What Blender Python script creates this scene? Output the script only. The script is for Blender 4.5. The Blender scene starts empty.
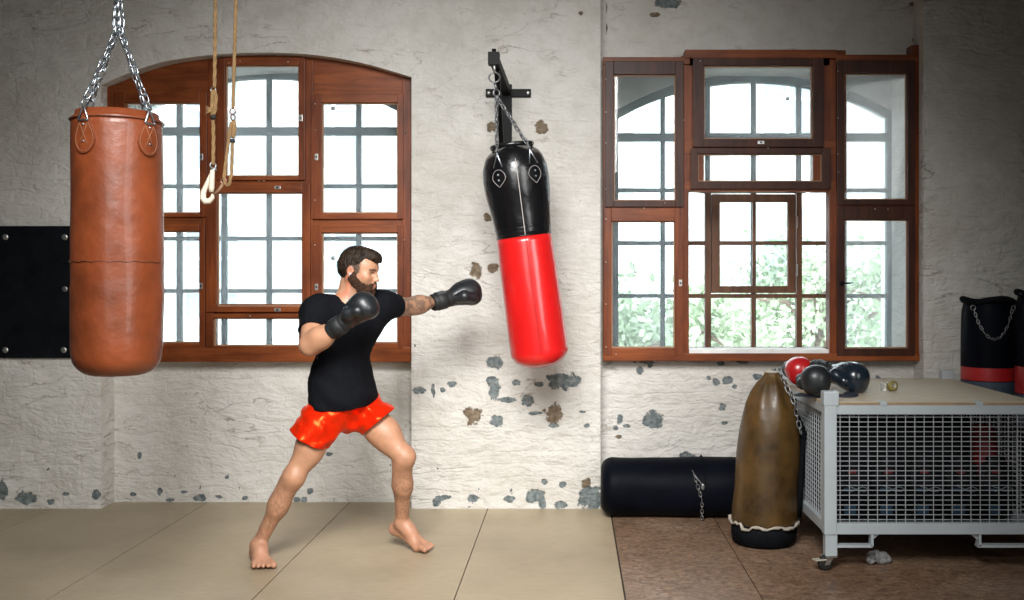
import bpy, bmesh, math, random
import numpy as np
from mathutils import Vector, Matrix
random.seed(7)
PI = math.pi
SC = bpy.context.scene
COL = SC.collection
H0 = 1.4          # eye height
F = 995.0         # focal length in pixels
VX, VY = 572.0, 281.0

def P(px, py, Y):
    """a point of the room seen at this pixel of the photograph, at depth Y"""
    return Vector(((px - VX) * Y / F, Y, H0 - (py - VY) * Y / F))

# ------------------------------------------------------------------ materials
def new_mat(name):
    m = bpy.data.materials.new(name); m.use_nodes = True
    nt = m.node_tree
    return m, nt, nt.nodes['Principled BSDF']

def N(nt, typ, **kw):
    n = nt.nodes.new(typ)
    for k, v in kw.items():
        if k in n.inputs.keys():
            n.inputs[k].default_value = v
        else:
            setattr(n, k, v)
    return n

def L(nt, a, ao, b, bi):
    nt.links.new(a.outputs[ao], b.inputs[bi])

def ramp(nt, src, out, stops, interp='LINEAR'):
    r = nt.nodes.new('ShaderNodeValToRGB')
    r.color_ramp.interpolation = interp
    e = r.color_ramp.elements
    while len(e) < len(stops): e.new(0.5)
    for el, (p, c) in zip(e, stops):
        el.position = p; el.color = (*c, 1)
    L(nt, src, out, r, 'Fac')
    return r

def simple(name, col, rough=0.5, metal=0.0, var=0.15, scale=8.0, bump=0.0, bscale=40.0, coat=0.0, spec=0.5, stretch=None):
    m, nt, b = new_mat(name)
    tc = N(nt, 'ShaderNodeTexCoord')
    mp = N(nt, 'ShaderNodeMapping'); L(nt, tc, 'Object', mp, 'Vector')
    if stretch: mp.inputs['Scale'].default_value = stretch
    no = N(nt, 'ShaderNodeTexNoise', Scale=scale, Detail=5.0, Roughness=0.6); L(nt, mp, 'Vector', no, 'Vector')
    lo = tuple(c * (1 - var) for c in col); hi = tuple(min(1, c * (1 + var)) for c in col)
    r = ramp(nt, no, 'Fac', [(0.3, lo), (0.7, hi)])
    L(nt, r, 'Color', b, 'Base Color')
    b.inputs['Roughness'].default_value = rough
    b.inputs['Metallic'].default_value = metal
    b.inputs['Coat Weight'].default_value = coat
    b.inputs['Specular IOR Level'].default_value = spec
    if bump:
        n2 = N(nt, 'ShaderNodeTexNoise', Scale=bscale, Detail=4.0); L(nt, mp, 'Vector', n2, 'Vector')
        bu = N(nt, 'ShaderNodeBump', Strength=bump, Distance=0.01); L(nt, n2, 'Fac', bu, 'Height'); L(nt, bu, 'Normal', b, 'Normal')
    return m

def wall_mat(name, tint=(0.71, 0.69, 0.650), dirt=0.5, spotty=0.0):
    m, nt, b = new_mat(name)
    tc = N(nt, 'ShaderNodeTexCoord')
    b.inputs['Roughness'].default_value = 0.72
    b.inputs['Specular IOR Level'].default_value = 0.3
    # paint colour: broad dirty clouds plus fine variation
    n1 = N(nt, 'ShaderNodeTexNoise', Scale=1.3, Detail=6.0, Roughness=0.62); L(nt, tc, 'Object', n1, 'Vector')
    a = tuple(c * (1 - 0.30 * dirt) for c in tint); a = (a[0], a[1] * 0.985, a[2] * 0.95)
    r1 = ramp(nt, n1, 'Fac', [(0.36, a), (0.56, tint)])
    n2 = N(nt, 'ShaderNodeTexNoise', Scale=9.0, Detail=8.0, Roughness=0.7); L(nt, tc, 'Object', n2, 'Vector')
    r2 = ramp(nt, n2, 'Fac', [(0.3, (0.86, 0.85, 0.83)), (0.55, (1, 1, 1))])
    mx = N(nt, 'ShaderNodeMix', data_type='RGBA', blend_type='MULTIPLY'); mx.inputs[0].default_value = 0.9
    L(nt, r1, 'Color', mx, 6); L(nt, r2, 'Color', mx, 7)
    col = (mx, 2)
    # distortion for ragged edges
    nz = N(nt, 'ShaderNodeTexNoise', Scale=17.0, Detail=6.0, Roughness=0.62); L(nt, tc, 'Object', nz, 'Vector')
    def blobs(which):
        at = N(nt, 'ShaderNodeAttribute'); at.attribute_name = which
        ad = N(nt, 'ShaderNodeMath', operation='MULTIPLY_ADD'); L(nt, nz, 'Fac', ad, 0); ad.inputs[1].default_value = 2.4
        L(nt, at, 'Fac', ad, 2)
        mr = N(nt, 'ShaderNodeMapRange'); L(nt, ad, 'Value', mr, 'Value')
        mr.inputs['From Min'].default_value = 2.10; mr.inputs['From Max'].default_value = 2.25
        mr.inputs['To Min'].default_value = 1; mr.inputs['To Max'].default_value = 0
        return mr
    masks = []
    nc = N(nt, 'ShaderNodeTexNoise', Scale=34.0, Detail=5.0); L(nt, tc, 'Object', nc, 'Vector')
    for lst, c0, c1 in (('brown', (0.13, 0.095, 0.06), (0.26, 0.20, 0.14)), ('green', (0.10, 0.125, 0.13), (0.24, 0.27, 0.27))):
        mr = blobs(lst); masks.append(mr)
        rc = ramp(nt, nc, 'Fac', [(0.35, c0), (0.65, c1)])
        mm = N(nt, 'ShaderNodeMix', data_type='RGBA')
        L(nt, mr, 'Result', mm, 0); nt.links.new(col[0].outputs[col[1]], mm.inputs[6]); L(nt, rc, 'Color', mm, 7)
        col = (mm, 2)
    # tiny specks of missing paint, low on the wall
    sp = N(nt, 'ShaderNodeTexNoise', Scale=15.0, Detail=3.0, Roughness=0.6); L(nt, tc, 'Object', sp, 'Vector')
    sx = N(nt, 'ShaderNodeSeparateXYZ'); L(nt, tc, 'Object', sx, 'Vector')
    hz = N(nt, 'ShaderNodeMapRange'); L(nt, sx, 'Z', hz, 'Value')
    hz.inputs['From Min'].default_value = 0.0; hz.inputs['From Max'].default_value = 1.1
    hz.inputs['To Min'].default_value = 0.675; hz.inputs['To Max'].default_value = 0.80
    gt = N(nt, 'ShaderNodeMath', operation='GREATER_THAN'); L(nt, sp, 'Fac', gt, 0); L(nt, hz, 'Result', gt, 1)
    ms = N(nt, 'ShaderNodeMix', data_type='RGBA'); L(nt, gt, 'Value', ms, 0)
    nt.links.new(col[0].outputs[col[1]], ms.inputs[6]); ms.inputs[7].default_value = (0.15, 0.17, 0.17, 1)
    # thin brownish fissures running mostly sideways
    mf = N(nt, 'ShaderNodeMapping'); L(nt, tc, 'Object', mf, 'Vector'); mf.inputs['Scale'].default_value = (1.6, 1.6, 5.0); mf.inputs['Rotation'].default_value = (0, 0.12, 0)
    f1 = N(nt, 'ShaderNodeTexNoise', Scale=1.5, Detail=6.0, Roughness=0.55, Distortion=0.4); L(nt, mf, 'Vector', f1, 'Vector')
    f2 = N(nt, 'ShaderNodeMath', operation='SUBTRACT'); L(nt, f1, 'Fac', f2, 0); f2.inputs[1].default_value = 0.5
    f3 = N(nt, 'ShaderNodeMath', operation='ABSOLUTE'); L(nt, f2, 'Value', f3, 0)
    f4 = N(nt, 'ShaderNodeMapRange'); L(nt, f3, 'Value', f4, 'Value'); f4.inputs['From Min'].default_value = 0.002; f4.inputs['From Max'].default_value = 0.010; f4.inputs['To Min'].default_value = 1; f4.inputs['To Max'].default_value = 0
    f5 = N(nt, 'ShaderNodeTexNoise', Scale=2.6, Detail=3.0); L(nt, tc, 'Object', f5, 'Vector')
    f6 = N(nt, 'ShaderNodeMapRange'); L(nt, f5, 'Fac', f6, 'Value'); f6.inputs['From Min'].default_value = 0.50; f6.inputs['From Max'].default_value = 0.66; f6.inputs['To Max'].default_value = 0.75
    f7 = N(nt, 'ShaderNodeMath', operation='MULTIPLY'); L(nt, f4, 'Result', f7, 0); L(nt, f6, 'Result', f7, 1)
    m8 = N(nt, 'ShaderNodeMix', data_type='RGBA'); L(nt, f7, 'Value', m8, 0); L(nt, ms, 2, m8, 6); m8.inputs[7].default_value = (0.30, 0.235, 0.175, 1)
    L(nt, m8, 2, b, 'Base Color')
    # relief: lumpy plaster, soft brick courses, trowel marks
    nw = N(nt, 'ShaderNodeTexNoise', Scale=2.5, Detail=2.0); L(nt, tc, 'Object', nw, 'Vector')
    wv = N(nt, 'ShaderNodeVectorMath', operation='MULTIPLY_ADD'); L(nt, nw, 'Color', wv, 0); wv.inputs[1].default_value = (0.22, 0.22, 0.16); L(nt, tc, 'Object', wv, 2)
    mpb = N(nt, 'ShaderNodeMapping'); L(nt, wv, 'Vector', mpb, 'Vector'); mpb.inputs['Rotation'].default_value = (PI / 2, 0, 0)
    br = N(nt, 'ShaderNodeTexBrick', Scale=1.0); L(nt, mpb, 'Vector', br, 'Vector')
    br.inputs['Brick Width'].default_value = 0.29; br.inputs['Row Height'].default_value = 0.085
    br.inputs['Mortar Size'].default_value = 0.012; br.inputs['Mortar Smooth'].default_value = 1.0
    mpl = N(nt, 'ShaderNodeMapping'); L(nt, wv, 'Vector', mpl, 'Vector'); mpl.inputs['Scale'].default_value = (1.0, 1.0, 2.0); mpl.inputs['Rotation'].default_value = (0, 0.5, 0)
    nl = N(nt, 'ShaderNodeTexNoise', Scale=5.5, Detail=7.0, Roughness=0.56); L(nt, mpl, 'Vector', nl, 'Vector')
    vo = N(nt, 'ShaderNodeTexNoise', Scale=30.0, Detail=4.0, Roughness=0.55); L(nt, mpl, 'Vector', vo, 'Vector')
    s1 = N(nt, 'ShaderNodeMath', operation='MULTIPLY_ADD'); L(nt, br, 'Fac', s1, 0); s1.inputs[1].default_value = -0.05; L(nt, nl, 'Fac', s1, 2)
    s2 = N(nt, 'ShaderNodeMath', operation='MULTIPLY_ADD'); L(nt, vo, 'Fac', s2, 0); s2.inputs[1].default_value = 0.22; L(nt, s1, 'Value', s2, 2)
    s2b = N(nt, 'ShaderNodeMath', operation='MULTIPLY_ADD'); L(nt, f7, 'Value', s2b, 0); s2b.inputs[1].default_value = -0.12; L(nt, s2, 'Value', s2b, 2)
    last = s2b
    for mk in masks:
        s3 = N(nt, 'ShaderNodeMath', operation='MULTIPLY_ADD'); L(nt, mk, 'Result', s3, 0); s3.inputs[1].default_value = -0.12; L(nt, last, 'Value', s3, 2); last = s3
    bu = N(nt, 'ShaderNodeBump', Strength=0.8, Distance=0.045); L(nt, last, 'Value', bu, 'Height'); L(nt, bu, 'Normal', b, 'Normal')
    return m

def wood_mat(name, c0, c1, rough=0.42, axis=2, scale=1.0):
    m, nt, b = new_mat(name)
    tc = N(nt, 'ShaderNodeTexCoord')
    mp = N(nt, 'ShaderNodeMapping'); L(nt, tc, 'Object', mp, 'Vector')
    s = [26 * scale, 26 * scale, 26 * scale]; s[axis] = 2.2 * scale
    mp.inputs['Scale'].default_value = s
    n1 = N(nt, 'ShaderNodeTexNoise', Scale=1.0, Detail=6.0, Roughness=0.6, Distortion=0.6); L(nt, mp, 'Vector', n1, 'Vector')
    r = ramp(nt, n1, 'Fac', [(0.3, c0), (0.68, c1)])
    n2 = N(nt, 'ShaderNodeTexNoise', Scale=3.0, Detail=4.0); L(nt, tc, 'Object', n2, 'Vector')
    r2 = ramp(nt, n2, 'Fac', [(0.35, (0.55, 0.5, 0.48)), (0.6, (1, 1, 1))])
    mx = N(nt, 'ShaderNodeMix', data_type='RGBA', blend_type='MULTIPLY'); mx.inputs[0].default_value = 0.8
    L(nt, r, 'Color', mx, 6); L(nt, r2, 'Color', mx, 7); L(nt, mx, 2, b, 'Base Color')
    b.inputs['Roughness'].default_value = rough; b.inputs['Specular IOR Level'].default_value = 0.3
    bu = N(nt, 'ShaderNodeBump', Strength=0.25, Distance=0.004); L(nt, n1, 'Fac', bu, 'Height'); L(nt, bu, 'Normal', b, 'Normal')
    return m

def glass_mat(name, haze):
    m = bpy.data.materials.new(name); m.use_nodes = True
    nt = m.node_tree; nt.nodes.remove(nt.nodes['Principled BSDF']); out = nt.nodes['Material Output']
    tr = N(nt, 'ShaderNodeBsdfTransparent'); tr.inputs['Color'].default_value = (0.95, 0.975, 0.98, 1)
    gl = N(nt, 'ShaderNodeBsdfGlossy', Roughness=0.03)
    fr = N(nt, 'ShaderNodeFresnel', IOR=1.45)
    m1 = N(nt, 'ShaderNodeMixShader'); L(nt, fr, 'Fac', m1, 'Fac'); L(nt, tr, 'BSDF', m1, 1); L(nt, gl, 'BSDF', m1, 2)
    tl = N(nt, 'ShaderNodeBsdfTranslucent'); tl.inputs['Color'].default_value = (0.90, 0.95, 0.97, 1)
    tc = N(nt, 'ShaderNodeTexCoord')
    no = N(nt, 'ShaderNodeTexNoise', Scale=4.0, Detail=5.0); L(nt, tc, 'Object', no, 'Vector')
    mr = N(nt, 'ShaderNodeMapRange'); L(nt, no, 'Fac', mr, 'Value')
    mr.inputs['From Min'].default_value = 0.3; mr.inputs['From Max'].default_value = 0.7
    mr.inputs['To Min'].default_value = haze * 0.7; mr.inputs['To Max'].default_value = haze * 1.3
    m2 = N(nt, 'ShaderNodeMixShader'); L(nt, mr, 'Result', m2, 'Fac'); L(nt, m1, 'Shader', m2, 1); L(nt, tl, 'BSDF', m2, 2)
    L(nt, m2, 'Shader', out, 'Surface')
    return m

# ------------------------------------------------------------------ mesh builder
class MB:
    def __init__(s): s.v = []; s.f = []; s.sm = []; s.mi = []
    def add(s, vs, fs, smooth=False, mi=0):
        b = len(s.v); s.v.extend([tuple(v) for v in vs])
        for f in fs: s.f.append([b + i for i in f]); s.sm.append(smooth); s.mi.append(mi)
    def box(s, x0, x1, y0, y1, z0, z1, mi=0, bev=0.0):
        if x0 > x1: x0, x1 = x1, x0
        if y0 > y1: y0, y1 = y1, y0
        if z0 > z1: z0, z1 = z1, z0
        bev = min(bev, (x1 - x0) * .45, (y1 - y0) * .45, (z1 - z0) * .45)
        if bev <= 0:
            vs = [(x, y, z) for x in (x0, x1) for y in (y0, y1) for z in (z0, z1)]
            s.add(vs, [(0, 1, 3, 2), (4, 6, 7, 5), (0, 4, 5, 1), (2, 3, 7, 6), (0, 2, 6, 4), (1, 5, 7, 3)], False, mi)
            return
        bm = bmesh.new(); bmesh.ops.create_cube(bm, size=1)
        for v in bm.verts:
            v.co = Vector(((x0 + x1) / 2 + v.co.x * (x1 - x0), (y0 + y1) / 2 + v.co.y * (y1 - y0), (z0 + z1) / 2 + v.co.z * (z1 - z0)))
        bmesh.ops.bevel(bm, geom=bm.edges[:], offset=bev, segments=2, affect='EDGES', profile=0.6)
        s.bm(bm, mi=mi)
    def bm(s, bm, mi=0, smooth=False, M=None):
        bm.verts.ensure_lookup_table(); bm.verts.index_update()
        vs = [(M @ v.co if M else v.co) for v in bm.verts]
        s.add(vs, [[v.index for v in f.verts] for f in bm.faces], smooth, mi); bm.free()
    def prism(s, poly, y0, y1, mi=0):
        """poly: (x,z) points, extruded along Y"""
        n = len(poly)
        a = sum(poly[i][0] * poly[(i + 1) % n][1] - poly[(i + 1) % n][0] * poly[i][1] for i in range(n))
        if a < 0: poly = poly[::-1]
        vs = [(x, y0, z) for x, z in poly] + [(x, y1, z) for x, z in poly]
        fs = [list(range(n)), list(range(2 * n - 1, n - 1, -1))]
        fs += [(i, i + n, (i + 1) % n + n, (i + 1) % n) for i in range(n)]
        s.add(vs, fs, False, mi)
    def panel(s, X0, X1, Z0, Z1, Y0, Y1, step=0.009):
        '''a slab whose face towards the room is finely divided'''
        nx = max(1, round((X1 - X0) / step)); nz = max(1, round((Z1 - Z0) / step))
        b = len(s.v); xs = [X0 + (X1 - X0) * i / nx for i in range(nx + 1)]; zs = [Z0 + (Z1 - Z0) * i / nz for i in range(nz + 1)]
        s.v.extend((x, Y0, z) for z in zs for x in xs); w = nx + 1
        for k in range(nz):
            for i in range(nx):
                a = b + k * w + i; s.f.append([a, a + 1, a + 1 + w, a + w]); s.sm.append(False); s.mi.append(0)
        q = [(X0, Y0, Z0), (X1, Y0, Z0), (X1, Y0, Z1), (X0, Y0, Z1), (X0, Y1, Z0), (X1, Y1, Z0), (X1, Y1, Z1), (X0, Y1, Z1)]
        s.add(q, [(4, 7, 6, 5), (0, 4, 5, 1), (1, 5, 6, 2), (2, 6, 7, 3), (3, 7, 4, 0)])
    def tube(s, pts, r, seg=8, closed=False, mi=0, caps=True, flat=None):
        pts = [Vector(p) for p in pts]; n = len(pts)
        rs = r if isinstance(r, (list, tuple)) else [r] * n
        rings = []; up = None
        for i in range(n):
            a = pts[(i - 1) % n] if (closed or i > 0) else pts[0]
            b = pts[(i + 1) % n] if (closed or i < n - 1) else pts[-1]
            t = (b - a)
            if t.length < 1e-9: t = Vector((0, 0, 1))
            t.normalize()
            if up is None:
                up = Vector((0, 0, 1)) if abs(t.z) < 0.9 else Vector((1, 0, 0))
            up = (up - t * up.dot(t))
            if up.length < 1e-6: up = Vector((0, 1, 0)) - t * t.y
            up.normalize(); sd = t.cross(up)
            rings.append([pts[i] + (up * math.cos(2 * PI * k / seg) + sd * math.sin(2 * PI * k / seg) * (flat or 1)) * rs[i] for k in range(seg)])
        vs = [v for rg in rings for v in rg]; fs = []
        m = n if closed else n - 1
        for i in range(m):
            j = (i + 1) % n
            for k in range(seg):
                fs.append((i * seg + k, i * seg + (k + 1) % seg, j * seg + (k + 1) % seg, j * seg + k))
        if caps and not closed:
            fs.append(list(range(seg))[::-1]); fs.append([(n - 1) * seg + k for k in range(seg)])
        s.add(vs, fs, True, mi)
    def lathe(s, prof, seg=48, M=None, mi=0, fn=None, close=False):
        """prof: (r, z) list from bottom to top or top to bottom, turned about Z"""
        vs = []; fs = []; n = len(prof)
        for (r, z) in prof:
            for k in range(seg):
                a = 2 * PI * k / seg
                rr, zz = (fn(r, z, a) if fn else (r, z))
                v = Vector((rr * math.cos(a), rr * math.sin(a), zz)); vs.append(M @ v if M else v)
        up = prof[-1][1] >= prof[0][1]
        for i in range(n - 1):
            for k in range(seg):
                q = (i * seg + k, i * seg + (k + 1) % seg, (i + 1) * seg + (k + 1) % seg, (i + 1) * seg + k)
                fs.append(q if up else q[::-1])
        if prof[0][0] > 1e-6 and not close: fs.append(list(range(seg))[::-1] if up else list(range(seg)))
        if prof[-1][0] > 1e-6 and not close: e = [(n - 1) * seg + k for k in range(seg)]; fs.append(e if up else e[::-1])
        s.add(vs, fs, True, mi)
    def ball(s, c, r, seg=12, mi=0, M=None):
        bm = bmesh.new(); bmesh.ops.create_uvsphere(bm, u_segments=seg, v_segments=max(6, seg // 2 + 2), radius=1)
        r = r if isinstance(r, (list, tuple)) else (r, r, r)
        S = Matrix.Translation(Vector(c)) @ (M or Matrix()) @ Matrix.Diagonal((*r, 1))
        s.bm(bm, mi, True, S)
    def chain(s, p0, p1, link=0.034, w=0.011, r=0.0032, mi=0, sag=0.0):
        p0, p1 = Vector(p0), Vector(p1)
        d = p1 - p0; Ln = d.length; n = max(2, round(Ln / (link * 0.78)))
        t = d.normalized(); a = t.cross(Vector((0.3, 1, 0.2))).normalized(); b = t.cross(a)
        for i in range(n):
            c = p0 + d * ((i + 0.5) / n)
            c.z -= sag * math.sin(PI * (i + .5) / n)
            ang = (0 if i % 2 else PI / 2) + 0.4 * math.sin(i * 1.7)
            u = a * math.cos(ang) + b * math.sin(ang)
            half = link / 2 - w; pts = []
            for k in range(12):
                q = 2 * PI * k / 12
                pts.append(c + t * ((half if math.sin(q) > 0 else -half) + math.sin(q) * w) + u * math.cos(q) * w)
            s.tube(pts, r, 6, closed=True, mi=mi)
    def build(s, name, mats, parent=None, base=None, fix=False):
        me = bpy.data.meshes.new(name)
        root = parent
        while root is not None and root.parent is not None: root = root.parent
        o0 = Vector(root.location) if root is not None else Vector(base or (0, 0, 0))
        me.from_pydata([(v[0] - o0.x, v[1] - o0.y, v[2] - o0.z) for v in s.v], [], s.f)
        me.polygons.foreach_set('use_smooth', s.sm); me.polygons.foreach_set('material_index', s.mi)
        for m in (mats if isinstance(mats, (list, tuple)) else [mats]): me.materials.append(m)
        if fix:
            bm = bmesh.new(); bm.from_mesh(me); bmesh.ops.recalc_face_normals(bm, faces=bm.faces); bm.to_mesh(me); bm.free()
        me.update()
        o = bpy.data.objects.new(name, me); COL.objects.link(o)
        if parent is not None: o.parent = parent
        else: o.location = o0
        return o

def chips(o, green, brown, Y):
    me = o.data; n = len(me.vertices); co = np.empty(n * 3, np.float32); me.vertices.foreach_get('co', co)
    co = co.reshape(-1, 3) + np.array(o.location)
    for nm, lst in (('green', green), ('brown', brown)):
        d = np.full(n, 6.0)
        for (px, py, rx, ry) in lst:
            c = P(px, py, Y); s = Y / F
            d = np.minimum(d, np.sqrt(((co[:, 0] - c.x) / (rx * s)) ** 2 + ((co[:, 2] - c.z) / (ry * s)) ** 2))
        at = me.attributes.new(nm, 'FLOAT', 'POINT'); at.data.foreach_set('value', d.astype(np.float32))

def tag(o, label=None, cat=None, group=None, kind=None):
    if label: o['label'] = label
    if cat: o['category'] = cat
    if group: o['group'] = group
    if kind: o['kind'] = kind
    return o
def empty(name, loc, label=None, cat=None, group=None, kind=None):
    o = bpy.data.objects.new(name, None); COL.objects.link(o); o.location = loc; o.empty_display_size = 0.1
    return tag(o, label, cat, group, kind)
def kids(o): return [c for c in bpy.data.objects if c.parent == o]
def copy_tree(o, parent=None):
    c = o.copy(); COL.objects.link(c); c.parent = parent
    for ch in kids(o): copy_tree(ch, c)
    return c

# ------------------------------------------------------------------ implicit surfaces
_rng = np.random.default_rng(5)
_LAT = _rng.random((32, 32, 32)).astype(np.float32)
def vnoise(x, y, z):
    xi = np.floor(x).astype(int); yi = np.floor(y).astype(int); zi = np.floor(z).astype(int)
    fx, fy, fz = x - xi, y - yi, z - zi
    fx = fx * fx * (3 - 2 * fx); fy = fy * fy * (3 - 2 * fy); fz = fz * fz * (3 - 2 * fz)
    g = lambda a, b, c: _LAT[(xi + a) % 32, (yi + b) % 32, (zi + c) % 32]
    return (((g(0,0,0)*(1-fx)+g(1,0,0)*fx)*(1-fy)+(g(0,1,0)*(1-fx)+g(1,1,0)*fx)*fy)*(1-fz)
          + ((g(0,0,1)*(1-fx)+g(1,0,1)*fx)*(1-fy)+(g(0,1,1)*(1-fx)+g(1,1,1)*fx)*fy)*fz) * 2 - 1

def A3(v): return np.array([v[0], v[1], v[2]], dtype=np.float64)
def cone(a, b, ra, rb):
    a, b = A3(a), A3(b); ba = b - a; L2 = float(ba @ ba) + 1e-12
    R = max(ra, rb)
    def f(x, y, z):
        px, py, pz = x - a[0], y - a[1], z - a[2]
        t = np.clip((px * ba[0] + py * ba[1] + pz * ba[2]) / L2, 0, 1)
        return np.sqrt((px - t * ba[0]) ** 2 + (py - t * ba[1]) ** 2 + (pz - t * ba[2]) ** 2) - (ra + (rb - ra) * t)
    return (np.minimum(a, b) - R, np.maximum(a, b) + R, f)
def ell(c, r, R=None):
    c = A3(c); r = np.array(r, float); R = np.array(R, float) if R is not None else np.eye(3)   # columns = axes
    m = max(r)
    def f(x, y, z):
        px, py, pz = x - c[0], y - c[1], z - c[2]
        q = [px * R[0, i] + py * R[1, i] + pz * R[2, i] for i in range(3)]
        k0 = np.sqrt(sum((q[i] / r[i]) ** 2 for i in range(3))); k1 = np.sqrt(sum((q[i] / r[i] ** 2) ** 2 for i in range(3)))
        return k0 * (k0 - 1) / np.maximum(k1, 1e-6)
    return (c - m, c + m, f)
def grow(p, e):
    lo, hi, f = p
    return (lo - e, hi + e, lambda x, y, z: f(x, y, z) - e)

class Field:
    def __init__(s, lo, hi, h):
        s.lo = A3(lo); s.h = h
        s.n = np.ceil((A3(hi) - s.lo) / h).astype(int) + 1
        s.f = np.full(s.n, 0.08, np.float32)
        s.ax = [s.lo[i] + h * np.arange(s.n[i]) for i in range(3)]
    def _win(s, lo, hi, m):
        a = np.clip(np.floor((lo - m - s.lo) / s.h).astype(int), 0, s.n); b = np.clip(np.ceil((hi + m - s.lo) / s.h).astype(int) + 1, 0, s.n)
        return tuple(slice(int(a[i]), int(b[i])) for i in range(3))
    def _xyz(s, w): return s.ax[0][w[0]][:, None, None], s.ax[1][w[1]][None, :, None], s.ax[2][w[2]][None, None, :]
    def add(s, p, k=0.02):
        w = s._win(p[0], p[1], k + 0.03)
        if any(q.stop <= q.start for q in w): return s
        d = p[2](*s._xyz(w)); a = s.f[w]
        h = np.maximum(k - np.abs(a - d), 0) / k
        s.f[w] = np.minimum(a, d) - h * h * k * 0.25
        return s
    def sub(s, p, k=0.01):
        w = s._win(p[0], p[1], k + 0.02)
        if any(q.stop <= q.start for q in w): return s
        d = -p[2](*s._xyz(w)); a = s.f[w]
        h = np.maximum(k - np.abs(a - d), 0) / k
        s.f[w] = np.maximum(a, d) + h * h * k * 0.25
        return s
    def all(s): return s._xyz((slice(None),) * 3)
    def mesh(s):
        f = s.f; ins = f < 0; n = s.n
        c = np.zeros(n - 1, np.uint8)
        for i in (0, 1):
            for j in (0, 1):
                for k in (0, 1): c += ins[i:n[0]-1+i, j:n[1]-1+j, k:n[2]-1+k]
        I, J, K = np.nonzero((c > 0) & (c < 8))
        cor = {(a, b, d): f[I + a, J + b, K + d].astype(np.float64) for a in (0, 1) for b in (0, 1) for d in (0, 1)}
        acc = np.zeros((len(I), 3)); cnt = np.zeros(len(I))
        for axis in range(3):
            for u in (0, 1):
                for v in (0, 1):
                    o0 = [u, v]; o0.insert(axis, 0); o1 = list(o0); o1[axis] = 1
                    a, b = cor[tuple(o0)], cor[tuple(o1)]
                    m = (a < 0) != (b < 0)
                    t = np.where(m, a / np.where(m, a - b, 1), 0)
                    p = np.tile(np.array(o0, float), (len(I), 1)); p[:, axis] += t
                    acc += p * m[:, None]; cnt += m
        V = (np.stack([I, J, K], 1) + acc / cnt[:, None]) * s.h + s.lo
        idx = np.full(n - 1, -1, np.int32); idx[I, J, K] = np.arange(len(I))
        Q = []
        for axis in range(3):
            sl0 = [slice(None)] * 3; sl1 = [slice(None)] * 3; sl0[axis] = slice(0, -1); sl1[axis] = slice(1, None)
            a, b = ins[tuple(sl0)], ins[tuple(sl1)]
            E = np.array(np.nonzero(a != b)); o1, o2 = (axis + 1) % 3, (axis + 2) % 3
            ok = (E[o1] > 0) & (E[o2] > 0) & (E[o1] < n[o1] - 1) & (E[o2] < n[o2] - 1); E = E[:, ok]
            def cell(d1, d2):
                q = E.copy(); q[o1] += d1; q[o2] += d2; return idx[q[0], q[1], q[2]]
            q = np.stack([cell(-1, -1), cell(0, -1), cell(0, 0), cell(-1, 0)], 1)
            fl = ~a[tuple(E)]
            q[fl] = q[fl][:, ::-1]; Q.append(q)
        Q = np.concatenate(Q); return V, Q

def np_obj(name, V, Q, mat, parent=None, base=None, smooth_it=1, col=None):
    if smooth_it:
        e = np.concatenate([Q[:, [0, 1]], Q[:, [1, 2]], Q[:, [2, 3]], Q[:, [3, 0]]])
        for _ in range(smooth_it):
            S = np.zeros_like(V); C = np.zeros(len(V))
            for k in range(3):
                S[:, k] = np.bincount(e[:, 0], V[e[:, 1], k], len(V)) + np.bincount(e[:, 1], V[e[:, 0], k], len(V))
            C = np.bincount(e[:, 0], minlength=len(V)) + np.bincount(e[:, 1], minlength=len(V))
            V = V * 0.5 + 0.5 * S / np.maximum(C, 1)[:, None]
    root = parent
    while root is not None and root.parent is not None: root = root.parent
    o0 = A3(root.location) if root is not None else A3(base or (0, 0, 0))
    me = bpy.data.meshes.new(name)
    me.vertices.add(len(V)); me.vertices.foreach_set('co', (V - o0).astype(np.float32).ravel())
    me.loops.add(Q.size); me.loops.foreach_set('vertex_index', Q.astype(np.int32).ravel())
    me.polygons.add(len(Q)); me.polygons.foreach_set('loop_start', np.arange(0, Q.size, 4, dtype=np.int32))
    me.polygons.foreach_set('use_smooth', np.ones(len(Q), bool))
    me.update(calc_edges=True); me.materials.append(mat)
    if col is not None:
        at = me.color_attributes.new('Col', 'FLOAT_COLOR', 'POINT')
        c4 = np.ones((len(V), 4), np.float32); c4[:, :3] = col(V)
        at.data.foreach_set('color', c4.ravel())
    me.validate()
    o = bpy.data.objects.new(name, me); COL.objects.link(o)
    if parent is not None: o.parent = parent
    else: o.location = o0
    return o
# ================================================================== THE ROOM
YW, YR, YT, YO = 6.12, 6.30, 6.74, 7.05     # pilaster face, recess face, outer wall inside and outside
XL, XR, ZC, YB = -4.25, 3.75, 3.9, -3.6
zp = lambda py, Y: H0 - (py - VY) * Y / F
xp = lambda px, Y: (px - VX) * Y / F

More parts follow.
